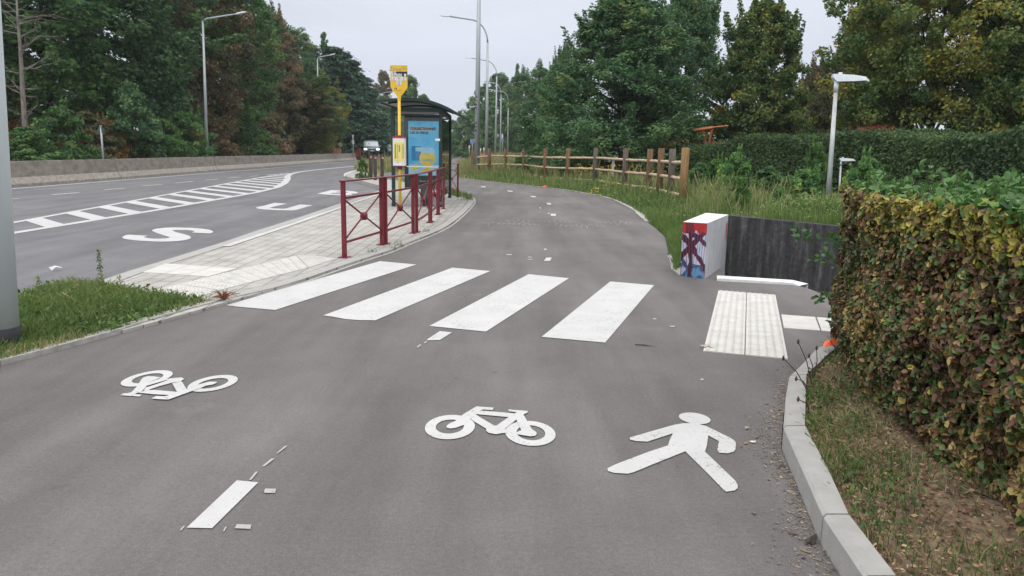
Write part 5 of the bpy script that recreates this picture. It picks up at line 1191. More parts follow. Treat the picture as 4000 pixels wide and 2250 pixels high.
PR['maple'] = tree_mesh('maple', 8, 9.0, .6, 4.0, lambda h: np.clip(1-h, .02, 1)**.42*np.clip(.78+h, 0, 1), 460, 150, .17, .70, lobes=.30, tint=(.40, .28), patch=(.36, 1.3), r0=.18, tips=120, nl=60)
PR['broad'] = tree_mesh('broad', 9, 10.5, 3.3, 6.4, lambda h: np.clip(np.sin(np.pi*np.clip(h*.74+.2, 0, 1)), .05, 1)**.6, 640, 150, .19, .9, lobes=.24, tint=(.45, .28), patch=(.42, 1.15), r0=.34, tips=50, nl=60)
PR['shrub'] = tree_mesh('shrub', 10, 3.2, .0, 2.0, lambda h: np.clip(1-h**2.5, .06, 1), 120, 110, .17, .55, lobes=.3, tint=(.42, .28), r0=.06, leader=.6, nl=16)
PR['shrub2'] = tree_mesh('shrub2', 12, 2.4, .0, 1.7, lambda h: np.clip(1-h**2.2, .06, 1)**.6, 110, 95, .15, .42, lobes=.45, tint=(.5, .3), r0=.05, leader=.6, nl=16, tips=8)
PR['far'] = tree_mesh('far', 13, 13, .6, 5.0, egg, 210, 90, .36, 1.2, lobes=.45, tint=(.42, .28), nl=10)
used = set()
def plant(kind, px, d, top_py, label, pal='g_mid', wpx=None, cat='tree', zb_=0., name=None, rz=None, group=None, base_py=None, trunk=None):
    cm, tm, H0 = PR[kind]; p = D(px, base_py or 600, d); X = p[0]
    Ht = D(px, top_py, d)[2]-zb_; sz = Ht/H0
    sx = sz if wpx is None else wpx/F*d/(2*{'oak': 5.4, 'ash': 5.2, 'tall': 4.7, 'fir': 4.2, 'fir2': 4.6, 'poplar': 1.9, 'cherry': 5.9, 'maple': 4.2, 'broad': 6.6, 'shrub': 2.2, 'shrub2': 1.9, 'far': 5.4}[kind])
    rr = (len(used)*2.39996) % 6.283 if rz is None else rz; used.add(len(used))
    t = thing(name or {'fir': 'conifer_tree', 'fir2': 'conifer_tree', 'poplar': 'poplar_tree', 'shrub': 'shrub', 'shrub2': 'shrub'}.get(kind, 'tree'), label, cat, (X, d, zb_), rr, group)
    t.scale = (sx, sx, sz)
    c = bpy.data.objects.new('crown', cm); COL.objects.link(c); c.parent = t; c.material_slots[0].link = 'OBJECT'; c.material_slots[0].material = MT[pal]
    k = bpy.data.objects.new('trunk', tm); COL.objects.link(k); k.parent = t
    return t
LG = 'trees behind the concrete barrier'
ZB = .26
# ---- left belt, front trees
LT = [
 ('oak', -330, 43, -900, 'dark green tree at the far left edge, mostly behind the near lamp post', 'g_mid', 900),
 ('tall', 215, 47, -700, 'dense dark green tree behind the bare dead tree', 'g_mid', 620),
 ('ash', 560, 52, -520, 'cool green tree left of the tall roadside lamp, sky showing through its left side', 'g_teal', 640),
 ('oak', 800, 60, -330, 'russet brown tree right behind the tall roadside lamp head', 'g_russet', 380),
 ('tall', 925, 64, -160, 'big mid green tree between two russet trees', 'g_mid', 330),
 ('oak', 1085, 84, 60, 'russet tree on the skyline right of the big mid green tree', 'g_russet', 250),
 ('tall', 1178, 96, 118, 'green tree top on the skyline between russet foliage and the poplar', 'g_teal', 200),
 ('ash', 1180, 87, 330, 'brown leaved tree low in front of the skyline green tree', 'g_russet', 300),
 ('oak', 1262, 87.5, 300, 'yellowing tree at the edge of the dark conifers', 'g_yellow', 190),
 ('poplar', 1276, 125, 128, 'slim poplar rising above the dark conifers', 'g_bright', 60),
 ('fir2', 1225, 104, 172, 'blue green conifer left of the poplar', 'g_conifer', 250),
 ('fir2', 1308, 108, 180, 'blue green conifer beneath the poplar top', 'g_conifer', 330),
 ('fir2', 1372, 112, 232, 'wide dark conifer right of the far roadside lamp head', 'g_conifer', 320),
 ('fir2', 1345, 118, 200, 'dark conifer between the poplar top and the wide dark conifer', 'g_conifer', 300),
 ('poplar', 1399, 150, 243, 'small slim poplar tip behind the wide dark conifer', 'g_bright', 42),
 ('fir2', 1422, 122, 300, 'conifer sloping down above the dark van', 'g_conifer', 260),
 ('fir2', 1462, 150, 350, 'greener conifer just left of the shelter roof tip', 'g_teal', 200),
 ('far', 1490, 150, 380, 'green tree behind the left edge of the bus shelter', 'g_mid', 180),
 ('far', 1500, 175, 282, 'thin brown tree above the bus shelter roof', 'g_russet', 120),
 ('far', 1600, 165, 300, 'rounded green tree behind the yellow bus stop plate', 'g_mid', 150),
 ('far', 1655, 178, 372, 'low green tree behind the middle of the shelter roof', 'g_teal', 110),
 ('far', 1560, 200, 420, 'dark tree seen through the shelter glass', 'g_teal', 170),
]
for kind, px, d, ty, lab, pal, w in LT: plant(kind, px, d, ty, lab, pal, w, zb_=ZB, group=LG)
# trees further back that close the gaps
for kind, px, d, ty, lab, pal, w in [('oak', 20, 62, -600, 'dark tree in the second row behind the dead tree', 'g_teal', 640), ('ash', 700, 74, -300, 'second row green tree between the lamp and the cool green tree', 'g_mid', 420), ('tall', 900, 84, -120, 'second row green tree behind the big mid green tree', 'g_teal', 320), ('oak', 1040, 95, 10, 'second row green tree whose top shows beside the russet skyline tree', 'g_mid', 260), ('ash', 360, 70, 150, 'second row tree low behind the sky gap', 'g_russet', 320)]:
    plant(kind, px, d, ty, lab, pal, w, zb_=ZB, group=LG)
# understorey along the barrier
US = [(-80, 38, 480, 'shrub', 'g_teal', 260, 'dark shrub at the foot of the near lamp post gap'), (110, 37, 500, 'shrub', 'g_mid', 260, 'green shrub under the bare dead tree'), (240, 41, 420, 'shrub2', 'g_mid', 240, 'loose green shrub right of the dead tree trunk'), (345, 44, 440, 'shrub', 'g_russet', 260, 'brownish shrub left of the triangular sign back'),
 (440, 45, 470, 'shrub2', 'g_orange', 150, 'orange brown shrub right behind the triangular sign back'), (520, 46, 330, 'shrub', 'g_teal', 260, 'tall dark green shrub under the cool green tree'), (585, 52, 290, 'shrub2', 'g_yellow', 110, 'yellow green shrub column beneath the cool green tree'), (640, 48, 470, 'shrub', 'g_bright', 230, 'fresh green shrub in the middle of the shrub row'),
 (730, 50, 440, 'shrub2', 'g_mid', 220, 'mid green shrub left of the tall roadside lamp'), (830, 58, 450, 'shrub', 'g_russet', 230, 'brown tinged shrub right of the tall roadside lamp'), (900, 64, 400, 'shrub', 'g_teal', 220, 'dark green shrub under the big mid green tree'), (985, 72, 485, 'shrub2', 'g_mid', 190, 'low green shrub left of the round sign back'),
 (1060, 80, 430, 'shrub', 'g_russet', 190, 'brown shrub left of the round sign back'), (1150, 90, 495, 'shrub', 'g_bright', 180, 'fresh green bush right of the round sign back'), (1100, 92, 440, 'shrub', 'g_teal', 180, 'dark shrub behind the round sign back'), (1195, 97, 515, 'shrub2', 'g_bright', 90, 'small bright bush at the left end of the red and white barrier'), (30, 44, 330, 'shrub', 'g_orange', 200, 'orange tinged shrub beside the near lamp post'), (400, 56, 300, 'shrub', 'g_teal', 340, 'dark shrub mass below the sky gap'), (760, 62, 350, 'shrub', 'g_russet', 300, 'russet shrub mass behind the tall roadside lamp pole'), (990, 74, 380, 'shrub', 'g_russet', 260, 'russet shrub mass under the russet skyline tree')]
for px, d, ty, kd, pal, w, lab in US: plant(kd, px, d, ty, lab, pal, w, cat='shrub', zb_=ZB, group='shrubs behind the concrete barrier')
for px, d, ty, w, lab in [(1225, 112, 480, 190, 'dark conifer low behind the works barrier'), (1330, 118, 450, 200, 'dark conifer behind the far yellow bus stop flags'), (1420, 135, 460, 170, 'dark conifer right behind the van roof'), (1480, 140, 470, 150, 'dark conifer between the van and the shelter')]:
    plant('fir2', px, d, ty, lab, 'g_conifer', w, zb_=ZB, group=LG)
# dead bare tree
t = thing('dead_tree', 'bare dead tree with pale branches at the left, in front of green foliage', 'tree', (D(104, 600, 40)[0], 40, ZB))
rng = np.random.default_rng(21); o0 = np.array([D(104, 600, 40)[0], 40, ZB]); mb = MB()
tp = [D(x, y, 40)-o0 for x, y in ((104, 640), (98, 500), (88, 350), (80, 200), (68, 60), (62, -60))]; mb.tube([tuple(p) for p in tp], [.16, .14, .115, .09, .06, .03], 10); mb.build('trunk', 'deadbark', t)
bmb = MB()
for i in range(34):
    y0 = rng.uniform(-40, 470); x0 = np.interp(y0, [-60, 60, 200, 350, 500], [62, 68, 80, 88, 98]); sgn = rng.choice([-1, 1]); L_ = rng.uniform(50, 150)*(.5 if y0 > 330 else 1)
    p = D(x0, y0, 40)-o0; dirv = np.array([sgn*rng.uniform(.6, 1), rng.normal()*.5, rng.uniform(-.1, .65)]); dirv /= np.linalg.norm(dirv); L_ = L_/F*40*1.2
    pts = [p]; 
    for k in range(4): pts.append(pts[-1]+dirv*L_/4+rng.normal(size=3)*.05*L_+np.array([0, 0, .02*L_*k]))
    bmb.tube([tuple(q) for q in pts], [.035, .028, .02, .013, .005], 5, cap=False)
    for k in (1, 2, 3):
        q = pts[k]; e = q+(dirv+rng.normal(size=3)*.7)*L_*.3; bmb.tube([tuple(q), tuple((q+e)/2+rng.normal(size=3)*.03), tuple(e)], [.014, .009, .004], 4, cap=False)
bmb.build('branches', 'deadbark', t)
# ---- right side trees
RG = 'trees behind the wooden fence'
RTL = [
 ('cherry', 2420, 40, -20, 'large dark green cherry like tree behind the middle of the fence', 'g_teal', 860, .0, .4),
 ('cherry', 2660, 45, -45, 'tall green tree just right of the large cherry like tree, above the fence corner', 'g_teal', 560, .0, 2.2),
 ('maple', 2960, 41, 15, 'green tree with orange tinged clumps and pointed shoots, left of the park lamp', 'g_yellow', 470, .0, 1.0),
 ('broad', 3620, 30, -190, 'broad yellowing tree with a thick dark trunk behind the long hedge', 'g_yellow', 860, .0, .3),
 ('broad', 3370, 37, 20, 'brownish tree behind the white park lamp', 'g_russet', 340, .0, 3.3),
 ('maple', 3960, 27, -180, 'yellow green tree at the right edge of the picture', 'g_yellow', 560, .0, 5.0),
 ('maple', 3170, 46, 262, 'olive tree in the gap between the shoot tipped tree and the park lamp', 'g_russet', 260, .0, 2.0),
 ('cherry', 2195, 58, 215, 'green tree leaning left of the large cherry like tree', 'g_mid', 300, .0, 4.0),
]
for kind, px, d, ty, lab, pal, w, zb2, rz in RTL: plant(kind, px, d, ty, lab, pal, w, zb_=zb2, rz=rz, group=RG)
for kind, px, d, ty, lab, pal, w in [('oak', 2110, 92, 270, 'dark tree behind the curved lamps, nearest of the row towards the road', 'g_teal', 230), ('oak', 2035, 142, 292, 'dark tree behind the two farthest curved arm lamps', 'g_mid', 230), ('far', 1948, 160, 292, 'dark tree directly behind the tallest lamp post', 'g_mid', 190), ('poplar', 2015, 170, 250, 'small slim tree top above the tree row right of the lamps', 'g_teal', 40), ('far', 1880, 175, 345, 'tree whose pale leafy tip shows left of the tallest lamp post', 'g_mid', 140), ('far', 1838, 190, 432, 'tree at the vanishing point of the path', 'g_teal', 110), ('far', 1800, 190, 458, 'low far tree just right of the bus shelter roof', 'g_mid', 90), ('far', 1765, 220, 470, 'farthest tree behind the right edge of the shelter', 'g_teal', 90), ('far', 1720, 240, 470, 'far tree seen through the shelter side glass', 'g_teal', 100), ('shrub', 2090, 140, 520, 'dark shrub behind the third fence post', 'g_teal', 150), ('shrub', 2010, 145, 500, 'dark shrub mass behind the curved lamps', 'g_teal', 170), ('shrub', 1910, 150, 500, 'dark shrub mass behind the tallest lamp post', 'g_teal', 150), ('shrub', 2190, 62, 480, 'shrub under the left hanging branches', 'g_teal', 220), ('shrub', 1830, 140, 530, 'far shrub at the bend of the path', 'g_teal', 110), ('shrub', 1775, 180, 545, 'farthest shrub beside the path end', 'g_teal', 100)]:
    plant(kind, px, d, ty, lab, pal, w, cat='shrub' if kind == 'shrub' else 'tree', group=RG if kind != 'shrub' else 'dark shrubs under the right hand trees')
for px, d, ty, pal, w, lab in [(2330, 44, 480, 'g_teal', 330, 'dark shrub beneath the large cherry like tree, left of its trunk'), (2540, 45, 480, 'g_teal', 260, 'dark shrub right of the cherry like tree trunk'), (2960, 44, 450, 'g_russet', 200, 'brown shrub under the shoot tipped tree'), (3060, 42, 430, 'g_teal', 300, 'dark shrub right under the shoot tipped tree'), (3250, 40, 420, 'g_russet', 300, 'brown shrub behind the park lamp pole'), (3800, 33, 400, 'g_mid', 420, 'dark shrub right of the thick dark trunk'), (3400, 50, 380, 'g_teal', 300, 'dark shrub left of the thick dark trunk')]:
    plant('shrub', px, d, ty, lab, pal, w, cat='shrub', group='dark shrubs under the right hand trees')
plant('shrub2', 2875, 20.5, 600, 'bluish green sapling bush in front of the long hedge, right of the fence end', 'g_light', 170, cat='shrub', group='bushes in the grass')
plant('shrub2', 2800, 22, 625, 'darker low bush left of the sapling bush', 'g_bright', 130, cat='shrub', group='bushes in the grass')
plant('shrub2', 2905, 15.5, 695, 'fresh green bush on the bank behind the dark wall', 'g_bright', 110, cat='shrub', group='bushes in the grass', zb_=.15)
plant('shrub2', 3150, 19.5, 665, 'bright bush left of the park lamp pole', 'g_light', 190, cat='shrub', group='bushes in the grass')
plant('shrub2', 3190, 24, 560, 'leafy bush with upright shoots behind the park lamp pole', 'g_bright', 120, cat='shrub', group='bushes in the grass')
plant('shrub2', 3390, 17, 618, 'bush with pointed shoots just above the near hedge', 'g_light', 200, cat='shrub', group='bushes in the grass')
plant('shrub', 3010, 23, 655, 'low dark bramble mound at the foot of the long hedge', 'g_mid', 200, cat='shrub', group='bushes in the grass')
plant('shrub', 3090, 21, 690, 'low green mound left of the bright bush by the lamp', 'g_bright', 130, cat='shrub', group='bushes in the grass')
plant('shrub', 2740, 26, 640, 'dark weedy mound right behind the last fence post', 'g_mid', 150, cat='shrub', group='bushes in the grass')
plant('shrub2', 3060, 17, 740, 'small leafy weed bush on the bank right of the fresh green bush', 'g_light', 80, cat='shrub', group='bushes in the grass', zb_=.12)
plant('shrub2', 2040, 42, 612, 'green bush behind the fence beside the second curved lamp', 'g_bright', 90, cat='shrub', group='bushes in the grass')
plant('shrub2', 2280, 38, 622, 'fresh green plants behind the fence near the standpipe', 'g_bright', 200, cat='shrub', group='bushes in the grass')
plant('shrub2', 1417, 36.5, 622, 'weedy green clump beside the brown bollards', 'g_bright', 52, cat='shrub', name='weed_clump', zb_=-.1)

# ---- clipped hedges
def hedge_mesh(rng, line, thick, zt, n_face, n_top, lsize, tintf, zb0=0., fold=False, jit=.12, top_jit=.05, both=True):
    """leaves on both faces, the ends and the top of a hedge that follows line; thick measured to the left of travel"""
    P = [np.array(p, float) for p in line]; seg = np.array([np.linalg.norm(b_-a) for a, b_ in zip(P[:-1], P[1:])]); cs_ = np.concatenate([[0], np.cumsum(seg)])
    s_ = rng.random(n_face)*cs_[-1]; i = np.clip(np.searchsorted(cs_, s_)-1, 0, len(seg)-1); t = (s_-cs_[i])/seg[i]
    A0 = np.array(P)[i]; A1 = np.array(P)[i+1]; dd = (A1-A0)/seg[i][:, None]; nn = np.stack([dd[:, 1], -dd[:, 0]], 1)
    zt_s = np.interp(s_, cs_, zt); z = zb0+rng.random(n_face)**.9*(zt_s-zb0)
    xy = A0+(A1-A0)*t[:, None]; bulge = jit*.6*vnoise(np.column_stack([xy, z]), 2.5/jit*.12, 4)
    C = np.column_stack([xy+nn*(bulge-rng.random(n_face)**1.5*jit+jit*.2)[:, None], z]); N = np.column_stack([nn, np.full(n_face, .35)])
    s2 = rng.random(n_top)*cs_[-1]; i2 = np.clip(np.searchsorted(cs_, s2)-1, 0, len(seg)-1); t2 = (s2-cs_[i2])/seg[i2]; B0 = np.array(P)[i2]; B1 = np.array(P)[i2+1]
    d2 = (B1-B0)/seg[i2][:, None]; n2 = np.stack([d2[:, 1], -d2[:, 0]], 1); w = rng.random(n_top); thk = thick
    xy2 = B0+(B1-B0)*t2[:, None]-n2*(w*thk)[:, None]; zt2 = np.interp(s2, cs_, zt)
    C2 = np.column_stack([xy2, zt2+top_jit*vnoise(xy2, 3, 8)+rng.normal(size=n_top)*top_jit*.5]); N2 = np.tile(np.array([0, 0, 1.]), (n_top, 1))
    return C, N, C2, N2, w
rng = np.random.default_rng(31)
hl = [tuple(D(x, 600, d)[:2]) for x, d in ((2585, 40), (2700, 36), (2950, 31), (3300, 26), (3650, 22), (4150, 17.5), (5200, 13))]
hz = [D(x, y, d)[2]+.0 for x, y, d in ((2585, 560, 40), (2700, 547, 36), (2950, 527, 31), (3300, 524, 26), (3650, 535, 22), (4150, 500, 17.5), (5200, 470, 13))]
_P = np.array(hl); _c = np.concatenate([[0], np.cumsum(np.linalg.norm(_P[1:]-_P[:-1], axis=1))]); _q = np.linspace(0, _c[-1], 34); hz = [hz[0]-.32, hz[1]-.28, hz[2]-.12]+hz[3:]
hl = [(float(np.interp(q, _c, _P[:, 0])), float(np.interp(q, _c, _P[:, 1]))) for q in _q]; hz = [float(np.interp(q, _c, hz)+.09*math.sin(q*.9)+.06*math.sin(q*2.3+1)) for q in _q]
C, N, C2, N2, w = hedge_mesh(rng, hl, 2.2, hz, 62000, 20000, .09, None, 0, jit=.34, top_jit=.11)
CC = np.concatenate([C, C2]); NN = unit(np.concatenate([N, N2])+rng.normal(size=(len(CC), 3))*.6); A = rng.normal(size=(len(CC), 3)); ln = rng.uniform(.07, .15, len(CC))
V, Fq = leaf_quads(CC, A, NN, ln, ln*.6); T = np.clip(.36+.16*vnoise(CC, 1.2, 2)+rng.normal(size=len(CC))*.14, .01, .99)
lh = thing('long_hedge', 'long dark clipped hedge running behind the grass below the trees', 'hedge', (0, 0, 0)); npmesh('foliage', V, Fq, 'g_hedge', T, parent=lh)
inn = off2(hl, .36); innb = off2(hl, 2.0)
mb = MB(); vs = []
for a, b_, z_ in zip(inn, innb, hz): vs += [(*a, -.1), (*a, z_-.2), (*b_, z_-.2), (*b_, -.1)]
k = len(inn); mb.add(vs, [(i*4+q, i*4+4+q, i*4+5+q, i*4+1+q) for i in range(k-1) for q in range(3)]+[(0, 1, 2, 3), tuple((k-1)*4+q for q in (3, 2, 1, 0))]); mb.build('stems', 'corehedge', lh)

# near hedge on the bed
rng = np.random.default_rng(37)
nh = thing('near_hedge', 'autumn coloured clipped hedge with yellow and brown leaves filling the right edge', 'hedge', (0, 0, 0))
nl_ = [(1.93, .9), (1.93, 2.0), (1.90, 2.8), (1.95, 3.6), (2.06, 4.4), (2.28, 5.15), (2.44, 5.42), (2.75, 5.50), (4.1, 5.75)][::-1]
nz_ = [1.26, 1.24, 1.25, 1.25, 1.24, 1.23, 1.24, 1.24, 1.24]
Cf, Nf, Ct, Nt_, w = hedge_mesh(rng, nl_[::-1], 1, nz_, 10, 10, .05, None)
# orientation: travel towards +y puts the outside on the left, so use the reversed line
def nface(n, zpow=1.0):
    P = np.array(nl_[::-1], float); seg = np.linalg.norm(P[1:]-P[:-1], axis=1); cs_ = np.concatenate([[0], np.cumsum(seg)]); s_ = rng.random(n)*cs_[-1]
    i = np.clip(np.searchsorted(cs_, s_)-1, 0, len(seg)-1); t = ((s_-cs_[i])/seg[i])[:, None]; dd = (P[i+1]-P[i])/seg[i][:, None]; nn = np.stack([-dd[:, 1], dd[:, 0]], 1)
    xy = P[i]+(P[i+1]-P[i])*t; z = .13+rng.random(n)**zpow*(1.25-.13); return xy, z, nn
n = 105000
xy, z, nn = nface(n, .85)
bul = .065*vnoise(np.column_stack([xy, z]), 5, 3)+.045*vnoise(np.column_stack([xy, z]), 14, 6)
dep = rng.random(n)**1.6*.16; low = smooth01((.55-z)/.5)
C = np.column_stack([xy+nn*(bul-dep+.03-low*.02)[:, None], z]); Nn = unit(np.column_stack([nn, np.full(n, .5)])+rng.normal(size=(n, 3))*.55); A = rng.normal(size=(n, 3)); A[:, 2] -= .5
keep = rng.random(n) > low*.35
v1 = vnoise(C, 4.5, 12); v2 = vnoise(C, 9, 15); topb = smooth01((z-.98)/.2)*(.25+.75*smooth01((5.0-xy[:, 1])/1.4))
u_ = rng.random(n)
T = np.maximum(.55, .73+.13*v1+.10*v2+rng.normal(size=n)*.10)                       # browns
T = np.where(u_ < .30+.22*(v2 > .1), .16+.12*rng.random(n), T)       # greens mixed through
T = np.where((rng.random(n) < topb*.70), .42+.09*rng.normal(size=n), T)  # yellow rim under the top
T = np.where(rng.random(n) < .035, .47, T)
ln = rng.uniform(.018, .044, n)*(1+.30*(C[:, 1] < 3.4))
k = keep; V, Fq = fold_leaves(C[k], A[k], Nn[k], ln[k], ln[k]*.62); npmesh('foliage', V, Fq, 'near', np.repeat(np.clip(T[k], .01, .99), 2), parent=nh)
# top: broad green leaves, rising to the back
n = 52000; X_ = rng.uniform(1.88, 4.3, n); Y_ = rng.uniform(.9, 5.62, n); P2 = np.column_stack([X_, Y_])
poly = nl_[::-1]+[(4.5, 5.8), (4.5, .9)]
k = inpoly(P2, poly); P2 = P2[k]; df = distpoly(P2, nl_, False)
zt_ = 1.235+.17*smooth01((df-.25)/1.3)*smooth01((5.6-P2[:, 1])/2.2)+.035*vnoise(P2, 5, 2)+.02*vnoise(P2, 13, 9)+rng.random(len(P2))*.07-.03
C = np.column_stack([P2, zt_]); m_ = len(C); Nn = unit(np.array([0, 0, 1.])+rng.normal(size=(m_, 3))*.5); A = rng.normal(size=(m_, 3)); ln = rng.uniform(.028, .068, m_)
T = np.clip(.34+.16*vnoise(C, 4, 21)+rng.normal(size=m_)*.15+.35*smooth01((.22-df)/.2)*(rng.random(m_) < .5), .01, .99)
V, Fq = fold_leaves(C, A, Nn, ln, ln*.6, .2); npmesh('foliage', V, Fq, 'neartop', np.repeat(T, 2), parent=nh)
# upright shoots
Cs, As, Ts, Ls = [], [], [], []; tw = MB()
for q in range(60):
    y_ = rng.uniform(1.6, 5.5); x_ = np.interp(y_, [.9, 2.8, 3.6, 4.4, 5.15, 5.42], [1.93, 1.9, 1.95, 2.06, 2.28, 2.44])+abs(rng.normal())*.5+.04; zb_ = 1.22+.12*smooth01((x_-2.2)/1.2); h_ = rng.uniform(.06, .20); dx, dy = rng.normal(size=2)*.06
    tw.tube([(x_, y_, zb_-.1), (x_+dx, y_+dy, zb_+h_)], [.003, .0015], 4, cap=False)
    for j in range(int(3+h_*28)):
        f = rng.random(); Cs.append((x_+dx*f+rng.normal()*.02, y_+dy*f+rng.normal()*.02, zb_+h_*f)); As.append(rng.normal(size=3)+np.array([0, 0, .5])); Ts.append(.35+.25*rng.random()); Ls.append(rng.uniform(.04, .07))
for px, py, d in ((3095, 920, 5.35), (3225, 940, 5.1), (3180, 1170, 5.2), (3230, 1250, 5.1), (3165, 1015, 5.3)):                   # sprigs sticking out past the hedge end
    p = D(px+95, py, d)
    for j in range(26): f = rng.random(); c = p+np.array([-f*.17, rng.normal()*.05, rng.normal()*.03+.02*f]); Cs.append(tuple(c)); As.append(rng.normal(size=3)+np.array([-1, 0, 0])); Ts.append(.1+.3*rng.random()); Ls.append(rng.uniform(.035, .06))
    tw.tube([tuple(p+np.array([.1, 0, 0])), tuple(p+np.array([-.17, 0, .02]))], [.003, .001], 4, cap=False)
Cs = np.array(Cs); V, Fq = fold_leaves(Cs, np.array(As), unit(np.array([0, 0, 1.])+rng.normal(size=(len(Cs), 3))*.6), np.array(Ls), np.array(Ls)*.6); npmesh('foliage', V, Fq, 'neartop', np.repeat(np.array(Ts), 2), parent=nh)
xy, z, nn = nface(1500, 1.4)
for i in range(1500):
    p = np.array([*(xy[i]-nn[i]*rng.uniform(-.01, .14)), z[i]]); e = p+np.array([*(nn[i]*rng.uniform(-.03, .05)), rng.uniform(.02, .16)])+rng.normal(size=3)*.05
    tw.tube([tuple(p), tuple(e)], [rng.uniform(.0015, .004), .001], 3, cap=False)
tw.build('twigs', 'twig', nh)
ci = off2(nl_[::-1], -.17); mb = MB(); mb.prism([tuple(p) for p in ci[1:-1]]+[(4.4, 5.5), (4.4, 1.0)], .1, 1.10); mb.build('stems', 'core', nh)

# ---- grass
def blades(name, P, z, h, w, tint, lean=.35, parent=None, m='grass', kind='stuff', rng=RNG):
    n = len(P); th = rng.random(n)*6.283; dx = np.stack([np.cos(th), np.sin(th)], 1); ph = rng.random(n)*6.283; ld = np.stack([np.cos(ph), np.sin(ph)], 1)*(h*lean*rng.random(n))[:, None]
    w = w[:, None]; B0 = np.column_stack([P-dx*w/2, z-.02]); B1 = np.column_stack([P+dx*w/2, z-.02])
    M0 = np.column_stack([P+ld*.35-dx*w*.4, z+h*.55]); M1 = np.column_stack([P+ld*.35+dx*w*.4, z+h*.55]); T0 = np.column_stack([P+ld-dx*w*.06, z+h*(1-.15*rng.random(n))]); T1 = np.column_stack([P+ld+dx*w*.06, z+h*.98])
    V = np.stack([B0, B1, M1, M0, T1, T0], 1).reshape(-1, 3); b_ = np.arange(n)[:, None]*6
    Fq = np.concatenate([b_+np.array([[0, 1, 2, 3]]), b_+np.array([[3, 2, 4, 5]])], 1).reshape(-1, 4)
    o = npmesh(name, V, Fq, m, np.repeat(np.clip(tint, .01, .99), 2), parent=parent)
    if kind: tag(o, kind=kind)
    return o
rng = np.random.default_rng(41)
def polar(n, a0, a1, d0, d1): a = rng.uniform(rad(a0), rad(a1), n); d = np.exp(rng.uniform(math.log(d0), math.log(d1), n)); return np.stack([np.tan(a)*d, d], 1)
P = polar(300000, -14, 41, 8.3, 110)
k = ~inpoly(P, path_poly) & ~inpoly(P, exc) & inpoly(P, lim); P = P[k]
dd = distpoly(P, path_poly); k = dd > .04; P = P[k]; dd = dd[k]
# keep clear of the block itself
blkp = [tuple(bl-perp*.03), tuple(br), tuple(wall_a), tuple(P_bl)]; k = ~inpoly(P, blkp) & (distpoly(P, blkp) > .10); P = P[k]; dd = dd[k]
z = relev(P); d_ = P[:, 1]; n = len(P)
t1 = vnoise(P, .9, 3); t2 = vnoise(P, .25, 5); dry = smooth01((1.2-P[:, 0]-.02*d_)/4)*smooth01((d_-24)/12)
near_ = smooth01(1-(d_-9)/9)
h = (.08+.15*smooth01(dd/1.4)+.13*np.clip(t1+.2, 0, 1))*rng.uniform(.4, 1.35, n)*(1+.5*dry)*(1-.45*((P-bl)@perp > 0)*(d_ < 26))
rgt = ((P-bl)@perp > 0)*(d_ < 26); tall = (rng.random(n) < .08-.055*rgt)*smooth01(dd/1.5); h = h*(1+1.1*tall)
T = .42+.12*t1+.08*t2+rng.normal(size=n)*.13+.24*dry+.32*tall+.18*(rng.random(n) < .16)*(1-((P-bl)@perp > 0)*.7)-.05*((P-bl)@perp > 0)
k = (h > .04)
blades('verge_grass', P[k], z[k], h[k], (.0030+.00085*d_[k]), T[k], rng=rng)
nw = 110000; Pw_ = polar(nw, -2, 40, 8.6, 45); kk = ~inpoly(Pw_, path_poly) & ~inpoly(Pw_, exc) & inpoly(Pw_, lim) & ~inpoly(Pw_, blkp) & (distpoly(Pw_, blkp) > .12) & (distpoly(Pw_, path_poly) > .25); Pw_ = Pw_[kk]
tw_ = vnoise(Pw_, 1.5, 33)+.6*vnoise(Pw_, 4.5, 34); kk = rng.random(len(Pw_)) < .12+.75*smooth01((tw_-.1)*1.2); Pw_ = Pw_[kk]; tw_ = tw_[kk]; m_ = len(Pw_)
C = np.column_stack([Pw_, relev(Pw_)+rng.random(m_)**.8*(.12+.20*np.clip(tw_, 0, 1))]); ln = rng.uniform(.03, .07, m_)*(.7+Pw_[:, 1]/28)
V, Fq = leaf_quads(C, rng.normal(size=(m_, 3)), unit(np.array([0, -.2, 1.])+rng.normal(size=(m_, 3))*.5), ln, ln*rng.uniform(.3, .6, m_)); o = npmesh('verge_weeds', V, Fq, 'grass', np.clip(.46+.12*tw_+rng.normal(size=m_)*.12, .01, .99)); tag(o, 'leafy weeds mixed through the grass on the right hand verge', 'weeds', kind='stuff')
tag(bpy.data.objects['verge_grass'], 'long green grass and weeds on the right hand verge', 'grass', kind='stuff')
# extra bright grass right beside the block and along the path edge
P = polar(26000, 8, 16, 8.6, 17); k = ~inpoly(P, path_poly) & ~inpoly(P, blkp) & ~inpoly(P, exc) & (distpoly(P, blkp) > .10) & ((P-bl)@perp < 0); P = P[k]; dd = distpoly(P, path_poly); k = (dd > .03) & (dd < 1.6); P = P[k]; n = len(P)
o = blades('edge_grass', P, relev(P), rng.uniform(.05, .22, n), np.full(n, .008), .42+.10*vnoise(P, 2, 8)+rng.normal(size=n)*.08, .6, rng=rng); tag(o, 'bright grass tufts crowding the path edge left of the graffiti block', 'grass')
